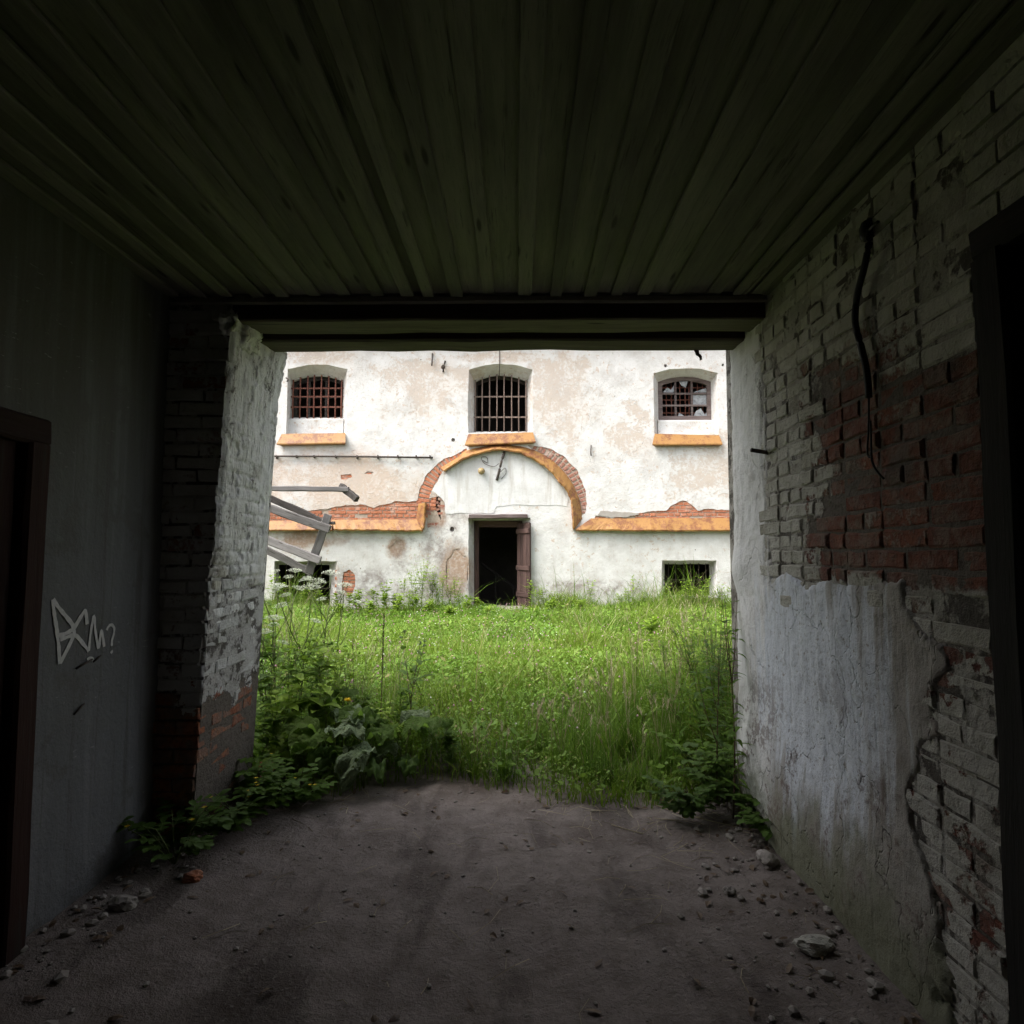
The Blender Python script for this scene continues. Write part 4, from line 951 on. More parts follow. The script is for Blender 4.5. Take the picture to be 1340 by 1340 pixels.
# its doorway
rf = bpy.data.objects.new('side_doorway', None); rf.empty_display_size = .1; link(rf, gate); rf.location = Vector((RX, 1.3, 0)) - gate.location; rf['label'] = 'black timber door frame set in the brick wall'
timber('frame_post', (RX + .03, DR0 - .06, -.02), (RX + .03, DR0 - .06, 2.46), .12, .12, 'frame_dark', rf, up=(1, 0, 0))
timber('frame_post', (RX + .03, DR0 - .94, -.02), (RX + .03, DR0 - .94, 2.46), .12, .12, 'frame_dark', rf, up=(1, 0, 0))
timber('frame_head', (RX + .03, DR0 - 1.0, 2.51), (RX + .03, DR0, 2.51), .12, .1, 'frame_dark', rf)
box('dark_doorway_sheet', (RX + .42, DR0 - .99, 0), (RX + .46, DR0 - .01, 2.5), 'frame_dark', rf)  # dark sheet added to stand in for the unlit doorway
# nail, cable
q = at(1003, 592, 3.40)
tube('iron_peg', [(RX + .01, 3.40, q.z), (RX - .09, 3.38, q.z + .012)], .012, 'iron', gate, 7)
def rwp(px, py, off=.02):
    lo, hi = 1.2, 4.2
    for _ in range(40):
        m_ = (lo + hi) / 2
        if at(px, py, m_).x < RX - off: lo = m_
        else: hi = m_
    return at(px, py, lo)
cab = empty('hanging_cable', rwp(1135, 300), 'black electric cable dangling down the brick wall from a burnt junction', 'cable')
tube('cable', smooth_pts([rwp(1138, 296, .01), rwp(1137, 318, .04), rwp(1131, 350, .04), rwp(1122, 385, .03), rwp(1119, 420, .03), rwp(1126, 450, .03), rwp(1134, 485, .03), rwp(1137, 520, .03)], 5), .013, 'cable', cab, 7)
tube('bare_wire', smooth_pts([rwp(1137, 518, .03), rwp(1136.5, 560, .03), rwp(1135, 590, .03), rwp(1138, 598, .035), rwp(1140, 588, .03), rwp(1139, 550, .03)], 4), .004, 'cable', cab, 5)
tube('bare_wire', smooth_pts([rwp(1140, 590, .03), rwp(1142, 606, .035), rwp(1149, 618, .03), rwp(1157, 626, .02)], 4), .0045, 'cable', cab, 5)
bm = bmesh.new(); bmesh.ops.create_icosphere(bm, subdivisions=2, radius=1)
for v_ in bm.verts: k = 1 + .4 * fbm(v_.co.x, v_.co.y, v_.co.z, 2); v_.co = Vector((v_.co.x * .03 * k, v_.co.y * .035 * k, v_.co.z * .05 * k))
put('junction', bm_mesh('junction', bm, True), cab, 'cable', loc=rwp(1136, 300, .005))
tube('bare_wire', [rwp(1138, 300, .03), rwp(1144, 293, .05), rwp(1149, 290, .06)], .006, 'cable', cab, 5)

# --- ceiling: wide boards with battens over the joints
ceil = bpy.data.objects.new('ceiling', None); ceil.empty_display_size = .1; link(ceil, gate); ceil.location = Vector((0, 2, CZ)) - gate.location; ceil['label'] = 'grey-green boarded ceiling with battens over the joints'
bx = [((px_ - 8.5) - 678) / 800 * 3.3 for px_ in (293, 332, 369.5, 409, 451.6, 497, 535, 565, 602, 650, 697, 737.6, 781, 820, 855.5, 900, 946.6, 982, 1009)]
bx = [-1.93, -1.79] + bx + [RX - .01]
rd = random.Random(3)
for i, X in enumerate(bx):
    timber('batten', (X, -3.1, CZ - .006 + rd.uniform(-.004, .004)), (X + rd.uniform(-.012, .012), 3.32 + rd.uniform(-.015, .015), CZ - .004 + rd.uniform(-.004, .004)), .068 + rd.uniform(-.006, .012), .020, 'ceil', ceil, rnd=rd, seg=10, jit=.003, ch=.004)
    if i + 1 < len(bx):
        m_ = (X + bx[i + 1]) / 2; timber('plank', (m_, -3.1, CZ + .022 + rd.uniform(-.004, .004)), (m_, 3.345, CZ + .022 + rd.uniform(-.004, .004)), bx[i + 1] - X - .02, .022, 'ceil', ceil, rnd=rd, seg=8, jit=.002, ch=.003)
box('deck', (LX - .3, -3.2, CZ + .036), (RX + .3, 3.36, CZ + .2), 'dkbeam', ceil)
# --- beams over the opening
timber('trim_board', (LX - .02, 3.355, CZ - .022), (RX + .03, 3.352, CZ - .022), .03, .042, 'ceil', gate, rnd=rd, jit=.002)
timber('beam', (LX - .05, 3.49, 2.965), (RX + .06, 3.49, 2.967), .22, .125, 'beam', gate, rnd=rd, jit=.004, seg=12)
timber('beam', (LX - .05, 3.375, 2.962), (RX + .06, 3.377, 2.960), .012, .112, 'dkbeam', gate, rnd=rd, jit=.002, seg=12)  # thin dark strip: shade on the beam's inner face put into colour
timber('beam', (LX - .05, 3.775, 2.945), (RX + .06, 3.775, 2.942), .20, .12, 'beam', gate, rnd=rd, jit=.005, seg=14)
timber('beam', (LX - .05, 3.668, 2.943), (RX + .06, 3.667, 2.94), .010, .10, 'dkbeam', gate, rnd=rd, jit=.002, seg=12)  # second beam's shaded face, painted by a thin dark strip
timber('beam', (LX - .05, 3.99, 3.035), (RX + .06, 3.99, 3.035), .21, .10, 'beam', gate, rnd=rd, jit=.004, seg=12)
timber('splinter', at(908, 453, 3.86), at(917.5, 470, 3.86), .02, .03, 'dkbeam', gate, rnd=rd, jit=.003, taper=.5)
# --- masonry above and beside the opening, unseen back wall added to keep light out
for nm, a_, b_, mt in (('outer_wall', (LX - .05, 3.36, 3.032), (RX + .05, 4.10, 4.1), 'white'), ('outer_wall', (-9, 3.4, -.3), (LX - .501, 4.09, 4.1), 'white'), ('outer_wall', (RX + .6, 3.4, -.3), (9, 4.09, 4.1), 'white'),
                       ('outer_wall', (LX - .5, 3.4, 3.03), (LX - .051, 4.095, 4.1), 'white'), ('outer_wall', (RX + .051, 3.4, 3.41), (RX + .599, 4.095, 4.1), 'white'),
                       ('back_wall', (LX - .6, -3.6, -.3), (RX + .6, -3.2, 3.4), 'dark'), ('roof_slab', (-9, -3.6, 4.105), (9, 4.25, 4.25), 'roof'),
                       ('door_recess', (RX + .605, DR0 - 1.2, -.3), (RX + .7, DR0 + .2, 3.0), 'dark')):
    box(nm, a_, b_, mt, gate)

# ------------------------------------------------------------------ TIMBERS IN FRONT OF THE PRISON
YT = 11.9
tf = empty('collapsed_timber_frame', at(318, 800, YT), 'collapsed frame of weathered grey beams leaning before the basement window', 'timber')
tf.location.z = gz(tf.location.x, YT)
rd = random.Random(12)
post_x = at(322, 700, YT).x
timber('post', (post_x, YT + .02, tf.location.z - .05), (post_x + .02, YT + .02, at(322, 628, YT).z), .15, .15, 'dkgrey_wood', tf, up=(0, 1, 0), rnd=rd)
for (a_, b_, ya, yb, wd_, h_, mt) in (((322, 638), (456, 640), YT - .11, YT - .02, .09, .10, 'grey_wood'), ((446, 635.5), (467, 653), YT + .08, YT - .05, .12, .12, 'dkgrey_wood'),
                                      ((322, 637), (424, 683), YT + .16, YT + .10, .09, .13, 'dkgrey_wood'), ((322, 654), (431, 692), YT - .13, YT - .26, .10, .155, 'grey_wood'),
                                      ((429.5, 673), (404, 750), YT - .02, YT - .10, .05, .16, 'grey_wood'), ((322, 695), (419, 733), YT - .12, YT - .22, .09, .155, 'grey_wood'), ((322, 706), (408, 749), YT + .14, YT + .04, .06, .14, 'grey_wood'),
                                      ((426, 683), (438, 684), YT + .02, YT, .05, .06, 'dkgrey_wood')):
    timber('beam', at(*a_, ya), at(*b_, yb), wd_, h_, mt, tf, rnd=rd, jit=.007, seg=9, ch=.014)

# ------------------------------------------------------------------ VEGETATION
def npmesh(name, V, quads, tris, rnd=None):
    me = bpy.data.meshes.new(name); nq, nt = len(quads), len(tris)
    me.vertices.add(len(V)); me.vertices.foreach_set('co', np.asarray(V, np.float32).ravel())
    lv = np.concatenate([np.asarray(quads, np.int32).ravel(), np.asarray(tris, np.int32).ravel()]) if nt else np.asarray(quads, np.int32).ravel()
    me.loops.add(len(lv)); me.loops.foreach_set('vertex_index', lv)
    me.polygons.add(nq + nt)
    st = np.concatenate([np.arange(nq) * 4, nq * 4 + np.arange(nt) * 3]).astype(np.int32)
    me.polygons.foreach_set('loop_start', st)
    me.polygons.foreach_set('use_smooth', np.ones(nq + nt, bool))
    me.update(calc_edges=True); me.validate()
    if rnd is not None:
        at_ = me.attributes.new('rnd', 'FLOAT', 'POINT'); at_.data.foreach_set('value', np.asarray(rnd, np.float32))
    return me
# coarse value-noise on a lattice for numpy
def lat(seed, n=64):
    return np.random.default_rng(seed).random((n, n))
def vnoise(x, y, s, tab):
    x = x * s + 100; y = y * s + 100; xi = np.floor(x).astype(int); yi = np.floor(y).astype(int); fx = x - xi; fy = y - yi
    fx = fx * fx * (3 - 2 * fx); fy = fy * fy * (3 - 2 * fy); n = tab.shape[0]
    g_ = lambda i, j: tab[i % n, j % n]
    return (g_(xi, yi) * (1 - fx) + g_(xi + 1, yi) * fx) * (1 - fy) + (g_(xi, yi + 1) * (1 - fx) + g_(xi + 1, yi + 1) * fx) * fy
T1, T2, T3 = lat(1), lat(2), lat(3)
gxx = np.array(xs); gyy = np.array(ys); gzz = np.array([p[2] for p in gv]).reshape(len(ys), len(xs))
def gz_np(x, y):
    i = np.clip(np.searchsorted(gxx, x) - 1, 0, len(gxx) - 2); j = np.clip(np.searchsorted(gyy, y) - 1, 0, len(gyy) - 2)
    fx = (x - gxx[i]) / (gxx[i + 1] - gxx[i]); fy = (y - gyy[j]) / (gyy[j + 1] - gyy[j])
    return (gzz[j, i] * (1 - fx) + gzz[j, i + 1] * fx) * (1 - fy) + (gzz[j + 1, i] * (1 - fx) + gzz[j + 1, i + 1] * fx) * fy
def nss(a, b, x):
    t = np.clip((x - a) / (b - a), 0, 1); return t * t * (3 - 2 * t)
def edge_y(x): return 3.98 + .5 * (vnoise(x, x * 0 + 7, 5.0, T2) - .5) * .6 + .22 * (vnoise(x, x * 0 + 3, 1.7, T1) - .5) + .25 * nss(.2, -.5, x) * nss(-1.2, -.7, x) - .18 * nss(.3, .9, x)
def grass(n, name, y0, y1, hmul, label, mat='grass', wmul=1.0):
    x = rng.uniform(-6.6, 6.6, n); y = rng.uniform(y0, y1, n)
    keep = (np.abs(x) < y * .62 + 1.2) & (y > edge_y(x) + .12 * rng.random(n)) & ((y > 4.16) | ((x > -1.66) & (x < 1.32)))
    keep &= ~((np.abs(x + .3) < .62) & (y > (12.45 if hmul < 1.5 else 11.6)))
    keep &= rng.random(n) < .38 + .62 * nss(.0, 1.1, x + .5 * (vnoise(x, y, .8, T3) - .5)) + .3 * nss(-1.2, -1.8, x)
    x, y = x[keep], y[keep]; n = len(x)
    tall = .22 + 1.25 * vnoise(x, y, 1.1, T1) ** 1.6 + .6 * vnoise(x, y, 3.4, T2) ** 2
    tall *= 1 + .9 * nss(.35, 1.0, x) * nss(7.5, 5, y) + .35 * nss(-.9, -1.4, x) * nss(8, 5, y) + .7 * nss(11.0, 12.4, y) * nss(-.6, -1.1, x) + .5 * nss(11.5, 12.6, y) * nss(.3, .9, x)
    tall *= .55 + .45 * nss(4.1, 4.7, y)
    h = .26 * hmul * tall * rng.uniform(.45, 1.25, n)
    z = gz_np(x, y) - .01
    th = rng.uniform(0, 2 * np.pi, n); ld = rng.uniform(0, 2 * np.pi, n); lean = h * rng.uniform(.1, .95, n)
    wd = rng.uniform(.0022, .0048, n) * (.8 + .05 * y) * wmul
    ux, uy = np.cos(th) * wd, np.sin(th) * wd; lx, ly = np.cos(ld) * lean, np.sin(ld) * lean
    V = np.zeros((n, 7, 3))
    for k, (t, ww) in enumerate(((0, 1), (.4, .9), (.75, .6))):
        cx = x + lx * t ** 2; cy = y + ly * t ** 2; cz = z + h * (t - .18 * t ** 3)
        V[:, 2 * k] = np.stack([cx - ux * ww, cy - uy * ww, cz], 1); V[:, 2 * k + 1] = np.stack([cx + ux * ww, cy + uy * ww, cz], 1)
    V[:, 6] = np.stack([x + lx, y + ly, z + h * .82], 1)
    V[:, :, 1] = np.minimum(V[:, :, 1], FY - .02)
    b = (np.arange(n) * 7)[:, None]
    q = np.concatenate([b + np.array([[0, 1, 3, 2]]), b + np.array([[2, 3, 5, 4]])]); t_ = b + np.array([[4, 5, 6]])
    o = put(name, npmesh(name, V.reshape(-1, 3), q, t_, np.repeat(rng.random(n), 7)), None, mat); tag(o, label, 'grass', kind='stuff')
grass(250000, 'yard_grass', 3.9, 12.97, 1.0, 'lush green grass filling the yard between the passage and the prison wall')
grass(16000, 'tall_grass', 4.5, 12.95, 2.1, 'taller loose grass blades rising above the yard grass', 'grass', 1.0)
grass(7000, 'dry_grass_stems', 4.3, 12.95, 2.0, 'thin straw-coloured flowering grass stems scattered over the yard', 'straw', .45)
def scatter_leaf(n, name, mat, size, hrange, cond, label, cat, tilt=.8):
    x = rng.uniform(-6.6, 6.6, n); y = rng.uniform(4.0, 12.9, n)
    keep = (np.abs(x) < y * .62 + 1.2) & (y > edge_y(x) + .1) & ((y > 4.16) | ((x > -1.66) & (x < 1.3))) & cond(x, y)
    x, y = x[keep], y[keep]; n = len(x); z = gz_np(x, y) + rng.uniform(*hrange, n) * (.5 + vnoise(x, y, 1.3, T1))
    s = size * rng.uniform(.6, 1.4, n) * (.75 + .045 * y); a_ = rng.uniform(0, 2 * np.pi, n); tl = rng.normal(0, tilt, n)
    dx, dy, dz = np.cos(a_), np.sin(a_), np.sin(tl) * .8; px_, py_ = -np.sin(a_), np.cos(a_); pz = rng.normal(0, .35, n)
    V = np.zeros((n, 4, 3)); c = np.stack([x, y, z], 1); D = np.stack([dx, dy, dz], 1) * s[:, None]; Pp = np.stack([px_, py_, pz], 1) * (s * .62)[:, None]
    V[:, 0] = c - D; V[:, 1] = c + Pp - D * .1 + [0, 0, .003]; V[:, 2] = c + D; V[:, 3] = c - Pp - D * .1 + [0, 0, .003]
    V[:, :, 1] = np.minimum(V[:, :, 1], FY - .02)
    q = (np.arange(n) * 4)[:, None] + np.array([[0, 1, 2, 3]])
    o = put(name, npmesh(name, V.reshape(-1, 3), q, np.zeros((0, 3), int), np.repeat(rng.random(n), 4)), None, mat); tag(o, label, cat, kind='stuff')
cen_c = lambda x, y: (vnoise(x, y, 1.1, T3) + .45 * nss(1.2, .0, x) + .2 * nss(11, 12.5, y) > .50)
scatter_leaf(230000, 'clover_leaves', 'clover', .013, (.02, .24), lambda x, y: rng.random(len(x)) < .25 + .75 * cen_c(x, y), 'small clover and herb leaves matted through the yard grass', 'clover')
scatter_leaf(26000, 'broad_leaves', 'clover', .030, (.04, .22), lambda x, y: vnoise(x, y, 1.6, T2) > .48, 'broader plantain leaves scattered in the yard grass', 'leaves')
def flower_heads(n, name, mat, r, hr, label, cond):
    x = rng.uniform(-5, 5, n); y = rng.uniform(4.7, 12.6, n); k = (np.abs(x) < y * .5) & cond(x, y); x, y = x[k], y[k]; n = len(x)
    z = gz_np(x, y) + rng.uniform(*hr, n)
    oc = np.array([(1, 0, 0), (0, 1, 0), (-1, 0, 0), (0, -1, 0), (0, 0, 1), (0, 0, -1)]); tri = np.array([(0, 1, 4), (1, 2, 4), (2, 3, 4), (3, 0, 4), (1, 0, 5), (2, 1, 5), (3, 2, 5), (0, 3, 5)])
    rr = r * rng.uniform(.6, 1.3, n)
    V = np.stack([x, y, z], 1)[:, None] + oc[None] * rr[:, None, None]; t_ = (np.arange(n) * 6)[:, None, None] + tri[None]
    o = put(name, npmesh(name, V.reshape(-1, 3), np.zeros((0, 4), int), t_.reshape(-1, 3), np.repeat(rng.random(n), 6)), None, mat); tag(o, label, 'flowers', kind='stuff')
flower_heads(1300, 'clover_flowers', 'pink', .010, (.14, .30), 'tiny pink clover heads dotted over the yard grass', lambda x, y: vnoise(x, y, .7, T2) > .42)
flower_heads(900, 'white_flowers', 'umbel', .008, (.14, .30), 'tiny white flower heads dotted over the yard grass', lambda x, y: vnoise(x, y, .7, T1) > .4)

# ---- leaf and plant builders (local coordinates, base at the origin)
def leaf_strip(v, f, base, d, L, W, droop=.5, prof=None, n=5, fold=.25, roll=0.0):
    d = Vector(d).normalized(); side = d.cross(Vector((0, 0, 1)))
    if side.length < .05: side = Vector((1, 0, 0))
    side.normalize(); side = (Matrix.Rotation(roll, 3, d) @ side); b = len(v); p = Vector(base)
    prof = prof or (lambda t: math.sin(math.pi * (t * .92 + .08) ** .75))
    cur = d.copy()
    for i in range(n + 1):
        t = i / n; ww = max(.02, prof(t)) * W / 2; up = side.cross(cur).normalized()
        v += [p - side * ww + up * fold * ww, p.copy(), p + side * ww + up * fold * ww]
        p = p + cur * (L / n); cur = (cur + Vector((0, 0, -droop / n))).normalized()
    for i in range(n):
        a_ = b + 3 * i; f += [(a_, a_ + 1, a_ + 4, a_ + 3), (a_ + 1, a_ + 2, a_ + 5, a_ + 4)]
def bent_stem(h, rd, lean=.1, n=6):
    a_ = rd.uniform(0, 6.28); pts = []; w1_, w2_ = rd.uniform(-.03, .03) * h, rd.uniform(-.03, .03) * h
    for i in range(n + 1):
        t = i / n; pts.append(Vector((math.cos(a_) * lean * h * t * t + w1_ * math.sin(t * 4), math.sin(a_) * lean * h * t * t + w2_ * math.sin(t * 3 + 1), h * t)))
    return pts
def pt_on(pts, t):
    t = min(max(t, 0), .999) * (len(pts) - 1); i = int(t); return pts[i].lerp(pts[i + 1], t - i)
def finish(root, items):
    for nm, v, f, mt in items:
        if f:
            put(nm, mesh(nm, v, f, True), root, mt, loc=root.location)
def plant_root(name, px, Y, label, cat='plant', group=None):
    X = at(px, 900, Y).x; return empty(name, (X, Y, gz(X, Y) - .01), label, cat, group)
def stalk_weed(root, h, seed, leafL=.12, ratio=.3, nl=22, mat='weed', stemmat='stem', lean=.1, droop=.7, start=.12, pair=True, branches=0, tip=None):
    rd = random.Random(seed); sv, sf, lv, lf = [], [], [], []
    stems = [(bent_stem(h, rd, lean), h)]
    for b in range(branches):
        t = rd.uniform(.35, .75); o = pt_on(stems[0][0], t); bh = h * (1.08 - t) * rd.uniform(.7, 1.0); a_ = rd.uniform(0, 6.28)
        stems.append(([o + Vector((math.cos(a_) * bh * .4 * u ** .7, math.sin(a_) * bh * .4 * u ** .7, bh * u)) for u in (0, .25, .5, .75, 1)], bh))
    for si, (pts, hh) in enumerate(stems):
        r0 = .0055 * (h ** .5) * (1 if si == 0 else .6); tube_data(pts, [r0 * (1 - .75 * i / (len(pts) - 1)) for i in range(len(pts))], 5, sv, sf)
        k = nl if si == 0 else max(3, int(nl * hh / h * .75))
        for i in range(k):
            t = start + (1 - start) * (i + rd.random() * .6) / k; o = pt_on(pts, t); a_ = i * 2.4 + rd.uniform(-.4, .4)
            s = (1 - .62 * t) * rd.uniform(.7, 1.2) * leafL
            for q in ((0, math.pi) if pair else (0,)):
                leaf_strip(lv, lf, o, (math.cos(a_ + q), math.sin(a_ + q), rd.uniform(.15, .8)), s, s * ratio, droop * rd.uniform(.6, 1.5), n=4)
    items = [('stem', sv, sf, stemmat), ('foliage', lv, lf, mat)]
    if tip:
        tv, tf_ = [], []
        for pts, hh in stems:
            for i in range(tip[1]):
                t = 1 - tip[2] * rd.random(); o = pt_on(pts, t); a_ = rd.uniform(0, 6.28); leaf_strip(tv, tf_, o, (math.cos(a_), math.sin(a_), rd.uniform(.2, 1.2)), tip[3], tip[3] * .7, .2, n=2)
        items.append(('seed_spike', tv, tf_, tip[0]))
    finish(root, items)
def umbellifer(root, h, seed, nb=4, R0=.075):
    rd = random.Random(seed); pts = bent_stem(h * .8, rd, .08); sv, sf, lv, lf = [], [], [], []
    tube_data(pts, [.008 * (1 - .5 * i / 6) for i in range(7)], 6, sv, sf)
    tops = []
    for b in range(nb):
        t = 1 if b == 0 else rd.uniform(.5, .95); o = pt_on(pts, t); a_ = b * 2.3 + rd.uniform(-.5, .5); L = h * (1.02 - .8 * t) * rd.uniform(.7, 1.05); out = .05 if b == 0 else .5
        br = [o + Vector((math.cos(a_) * out * L * u ** .8, math.sin(a_) * out * L * u ** .8, L * u * (1 - .1 * b / nb))) for u in (0, .3, .6, 1)]
        tube_data(br, [.0045, .004, .0035, .003], 5, sv, sf); tops.append((br[-1], (br[-1] - br[-2]).normalized(), R0 * (1 if b == 0 else rd.uniform(.55, .9))))
    for i in range(7):
        t = rd.uniform(.08, .7); o = pt_on(pts, t); a_ = rd.uniform(0, 6.28); L = rd.uniform(.14, .28) * (1.2 - t); d = Vector((math.cos(a_), math.sin(a_), .5)).normalized(); end = o + d * L; tube_data([o, o + d * L * .6, end - Vector((0, 0, .03))], [.003, .002, .0012], 4, sv, sf)
        for k in range(9):
            u = .3 + .7 * k / 8; q = o + d * L * u - Vector((0, 0, .03 * u * u))
            for s_ in (-1, 1):
                e_ = Vector((-d.y * s_, d.x * s_, 0)) * .8 + d * .5 + Vector((0, 0, rd.uniform(-.2, .2))); leaf_strip(lv, lf, q, e_, .085 * (1.15 - u * .8), .028, .4, n=3)
    finish(root, [('stem', sv, sf, 'stem'), ('foliage', lv, lf, 'weed')])
    for (c, d, rad) in tops:
        uv, uf = [], []; u0 = d.cross(Vector((1, .3, 0))).normalized(); w0 = d.cross(u0); 
        for k in range(20):
            rr = math.sqrt((k + .5) / 20) * rad; an = k * 2.4; e_ = c + (u0 * math.cos(an) + w0 * math.sin(an)) * rr + d * (rad * .55 - rr * rr / rad * .35)
            tube_data([c, e_], [.0011, .0009], 3, uv, uf)
            for m_ in range(7):
                q = e_ + Vector((rd.uniform(-1, 1), rd.uniform(-1, 1), rd.uniform(-.3, .5))) * rad * .17; s = rad * .062; b = len(uv); a2 = rd.uniform(0, 3)
                for j in range(4):
                    uv.append(q + Vector((math.cos(a2 + j * 1.57) * s, math.sin(a2 + j * 1.57) * s, rd.uniform(-.5, .5) * s)))
                uf.append((b, b + 1, b + 2, b + 3))
        put('umbel', mesh('umbel', uv, uf), root, 'umbel', loc=root.location)
def burdock(root, seed, leaves):
    """leaves: (azimuth deg, reach, petiole height, length, width, droop, material, holes)"""
    rd = random.Random(seed); sv, sf = [], []
    for (az, reach, ph, L, W, droop, mt, holes) in leaves:
        a_ = R(az); d = Vector((math.cos(a_), math.sin(a_), 0)); o = d * reach + Vector((0, 0, ph))
        tube_data(smooth_pts([Vector((0, 0, 0)), d * reach * .35 + Vector((0, 0, ph * .65)), o], 4), .005, 5, sv, sf)
        nu, nv = 18, 14; V = []; Fc = []; cur = (d + Vector((0, 0, .25))).normalized(); p = o - cur * L * .12; side = Vector((-d.y, d.x, 0)); ph_ = rd.uniform(0, 6)
        for i in range(nu + 1):
            t = i / nu; w_ = W / 2 * (1.02 * math.sin(math.pi * min(1, t * .80 + .20) ** .9) ** .75 * (1 + .07 * math.sin(t * 31 + seed)) if t < .999 else .02)
            up = side.cross(cur) * -1
            for j in range(nv + 1):
                s = j / nv * 2 - 1
                back = -cur * (L * .13 * abs(s) ** 2 * (1 - t) ** 2)          # heart-shaped base
                V.append(p + side * (w_ * s) + back + up * (.10 * W * abs(s) - .10 * W * s * s * 1.6 + .016 * math.sin(5 * s + 9 * t + ph_) + .012 * math.sin(17 * t + 3 * s + ph_)) + Vector((0, 0, .022 * fbm(t * 4, s * 3, seed) + .02 * abs(s) ** 3 * math.sin(t * 22 + seed + 4 * s))))
            p = p + cur * (L / nu); cur = (cur + Vector((0, 0, -droop / nu))).normalized()
        for i in range(nu):
            for j in range(nv):
                if holes and 0 < j < nv - 1 and 1 < i < nu - 1 and rd.random() < holes: continue
                b = i * (nv + 1) + j; Fc.append((b, b + 1, b + nv + 2, b + nv + 1))
        put('leaf', mesh('leaf', V, Fc, True), root, mt, loc=root.location)
    finish(root, [('petiole', sv, sf, 'stem')])
def celandine(root, h, seed, nst=5, flowers=5, mat='dweed'):
    rd = random.Random(seed); sv, sf, lv, lf = [], [], [], []; fl = []
    for s in range(nst):
        a_ = rd.uniform(0, 6.28); out = rd.uniform(.25, .8); hh = h * rd.uniform(.6, 1)
        pts = [Vector((math.cos(a_) * out * hh * u, math.sin(a_) * out * hh * u, hh * (u - .25 * u * u))) for u in (0, .25, .5, .75, 1)]
        tube_data(pts, [.004, .0035, .003, .0025, .002], 5, sv, sf)
        for k in range(5):
            o = pt_on(pts, .25 + .72 * k / 4); b_ = a_ + rd.uniform(-1.6, 1.6); d = Vector((math.cos(b_), math.sin(b_), rd.uniform(0, .5))).normalized(); L = rd.uniform(.07, .13)
            tube_data([o, o + d * L], [.0016, .0012], 4, sv, sf)
            for m_, (u, sg) in enumerate(((.35, -1), (.35, 1), (.7, -1), (.7, 1), (1, 0))):
                q = o + d * L * u; e_ = d * .7 + Vector((-d.y, d.x, 0)) * sg * .9
                leaf_strip(lv, lf, q, e_, rd.uniform(.035, .055) * (1.3 if sg == 0 else 1), rd.uniform(.028, .04), .5, n=4, prof=lambda t: .35 + .75 * math.sin(math.pi * min(1, t * .9 + .08)) + .12 * math.sin(t * 15))
        if len(fl) < flowers: fl.append(pts[-1] + Vector((rd.uniform(-.02, .02), rd.uniform(-.02, .02), .015)))
    finish(root, [('stem', sv, sf, 'stem'), ('foliage', lv, lf, mat)])
    for c in fl:
        v, f = [], []
        for k in range(4): leaf_strip(v, f, c, (math.cos(k * 1.57 + .4), math.sin(k * 1.57 + .4), .35), .013, .012, .3, n=2, prof=lambda t: .5 + .5 * math.sin(3.14 * t))
        put('flower', mesh('flower', v, f), root, 'yflower', loc=root.location)
def tussock(root, h, seed, nb=90, spread=.5, heads=6, mat='weed'):
    rd = random.Random(seed); v, f, hv, hf = [], [], [], []
    for i in range(nb):
        a_ = rd.uniform(0, 6.28); L = h * rd.uniform(.5, 1.15); o = Vector((rd.gauss(0, .05), rd.gauss(0, .05), 0)); e_ = rd.random() * spread
        leaf_strip(v, f, o, (math.cos(a_) * e_, math.sin(a_) * e_, 1), L, rd.uniform(.005, .010), rd.uniform(.3, 1.6) * spread * 2, n=6, prof=lambda t: 1 - t * .9)
    for i in range(heads):
        a_ = rd.uniform(0, 6.28); H = h * rd.uniform(1.0, 1.45); e_ = rd.uniform(.05, .45)
        pts = [Vector((math.cos(a_) * e_ * H * u * u, math.sin(a_) * e_ * H * u * u, H * (u - .12 * e_ * u * u))) for u in (0, .3, .6, .85, 1)]
        tube_data(pts, [.0022, .002, .0016, .0012, .0008], 4, hv, hf)
        for k in range(24):
            o = pt_on(pts, .72 + .28 * k / 24); b_ = rd.uniform(0, 6.28); leaf_strip(hv, hf, o, (math.cos(b_) * .7, math.sin(b_) * .7, 1), .028, .004, .6, n=2)
    finish(root, [('blades', v, f, mat), ('seed_heads', hv, hf, 'straw')])

# ---- left side of the opening
for i, (px, Y, h, nb, R0) in enumerate(((392, 5.0, 1.20, 5, .085), (366, 4.75, 1.05, 4, .07), (418, 5.3, 1.28, 5, .08), (436, 5.5, 1.18, 4, .07), (352, 5.2, 1.22, 5, .08), (376, 5.9, 1.25, 4, .07), (350, 4.6, .95, 4, .065))):
    r_ = plant_root('cow_parsley', px, Y, 'tall umbel weed with flat white flower heads beside the whitewashed pier', 'weed', 'white umbel weeds by the pier'); umbellifer(r_, h, 100 + i, nb, R0)
r_ = plant_root('dock_stalk', 496, 4.9, 'lone dock stalk with a dense brownish seed spike above the burdock'); stalk_weed(r_, 1.06, 21, .10, .3, 7, 'dweed', 'brown_stem', .06, pair=False, tip=('seed', 260, .45, .016))
r_ = plant_root('thistle', 540, 4.8, 'dark branching thistle with small bluish buds rising above the burdock leaves'); stalk_weed(r_, .86, 22, .17, .42, 9, 'dweed', 'brown_stem', .05, branches=4, pair=False, tip=('gburdock', 14, .03, .022))
r_ = plant_root('thistle', 458, 5.1, 'slim dark thistle stem standing between umbel weeds and dock stalk'); stalk_weed(r_, .80, 23, .10, .3, 8, 'weed', 'brown_stem', .06, pair=False, tip=('seed', 30, .1, .014))
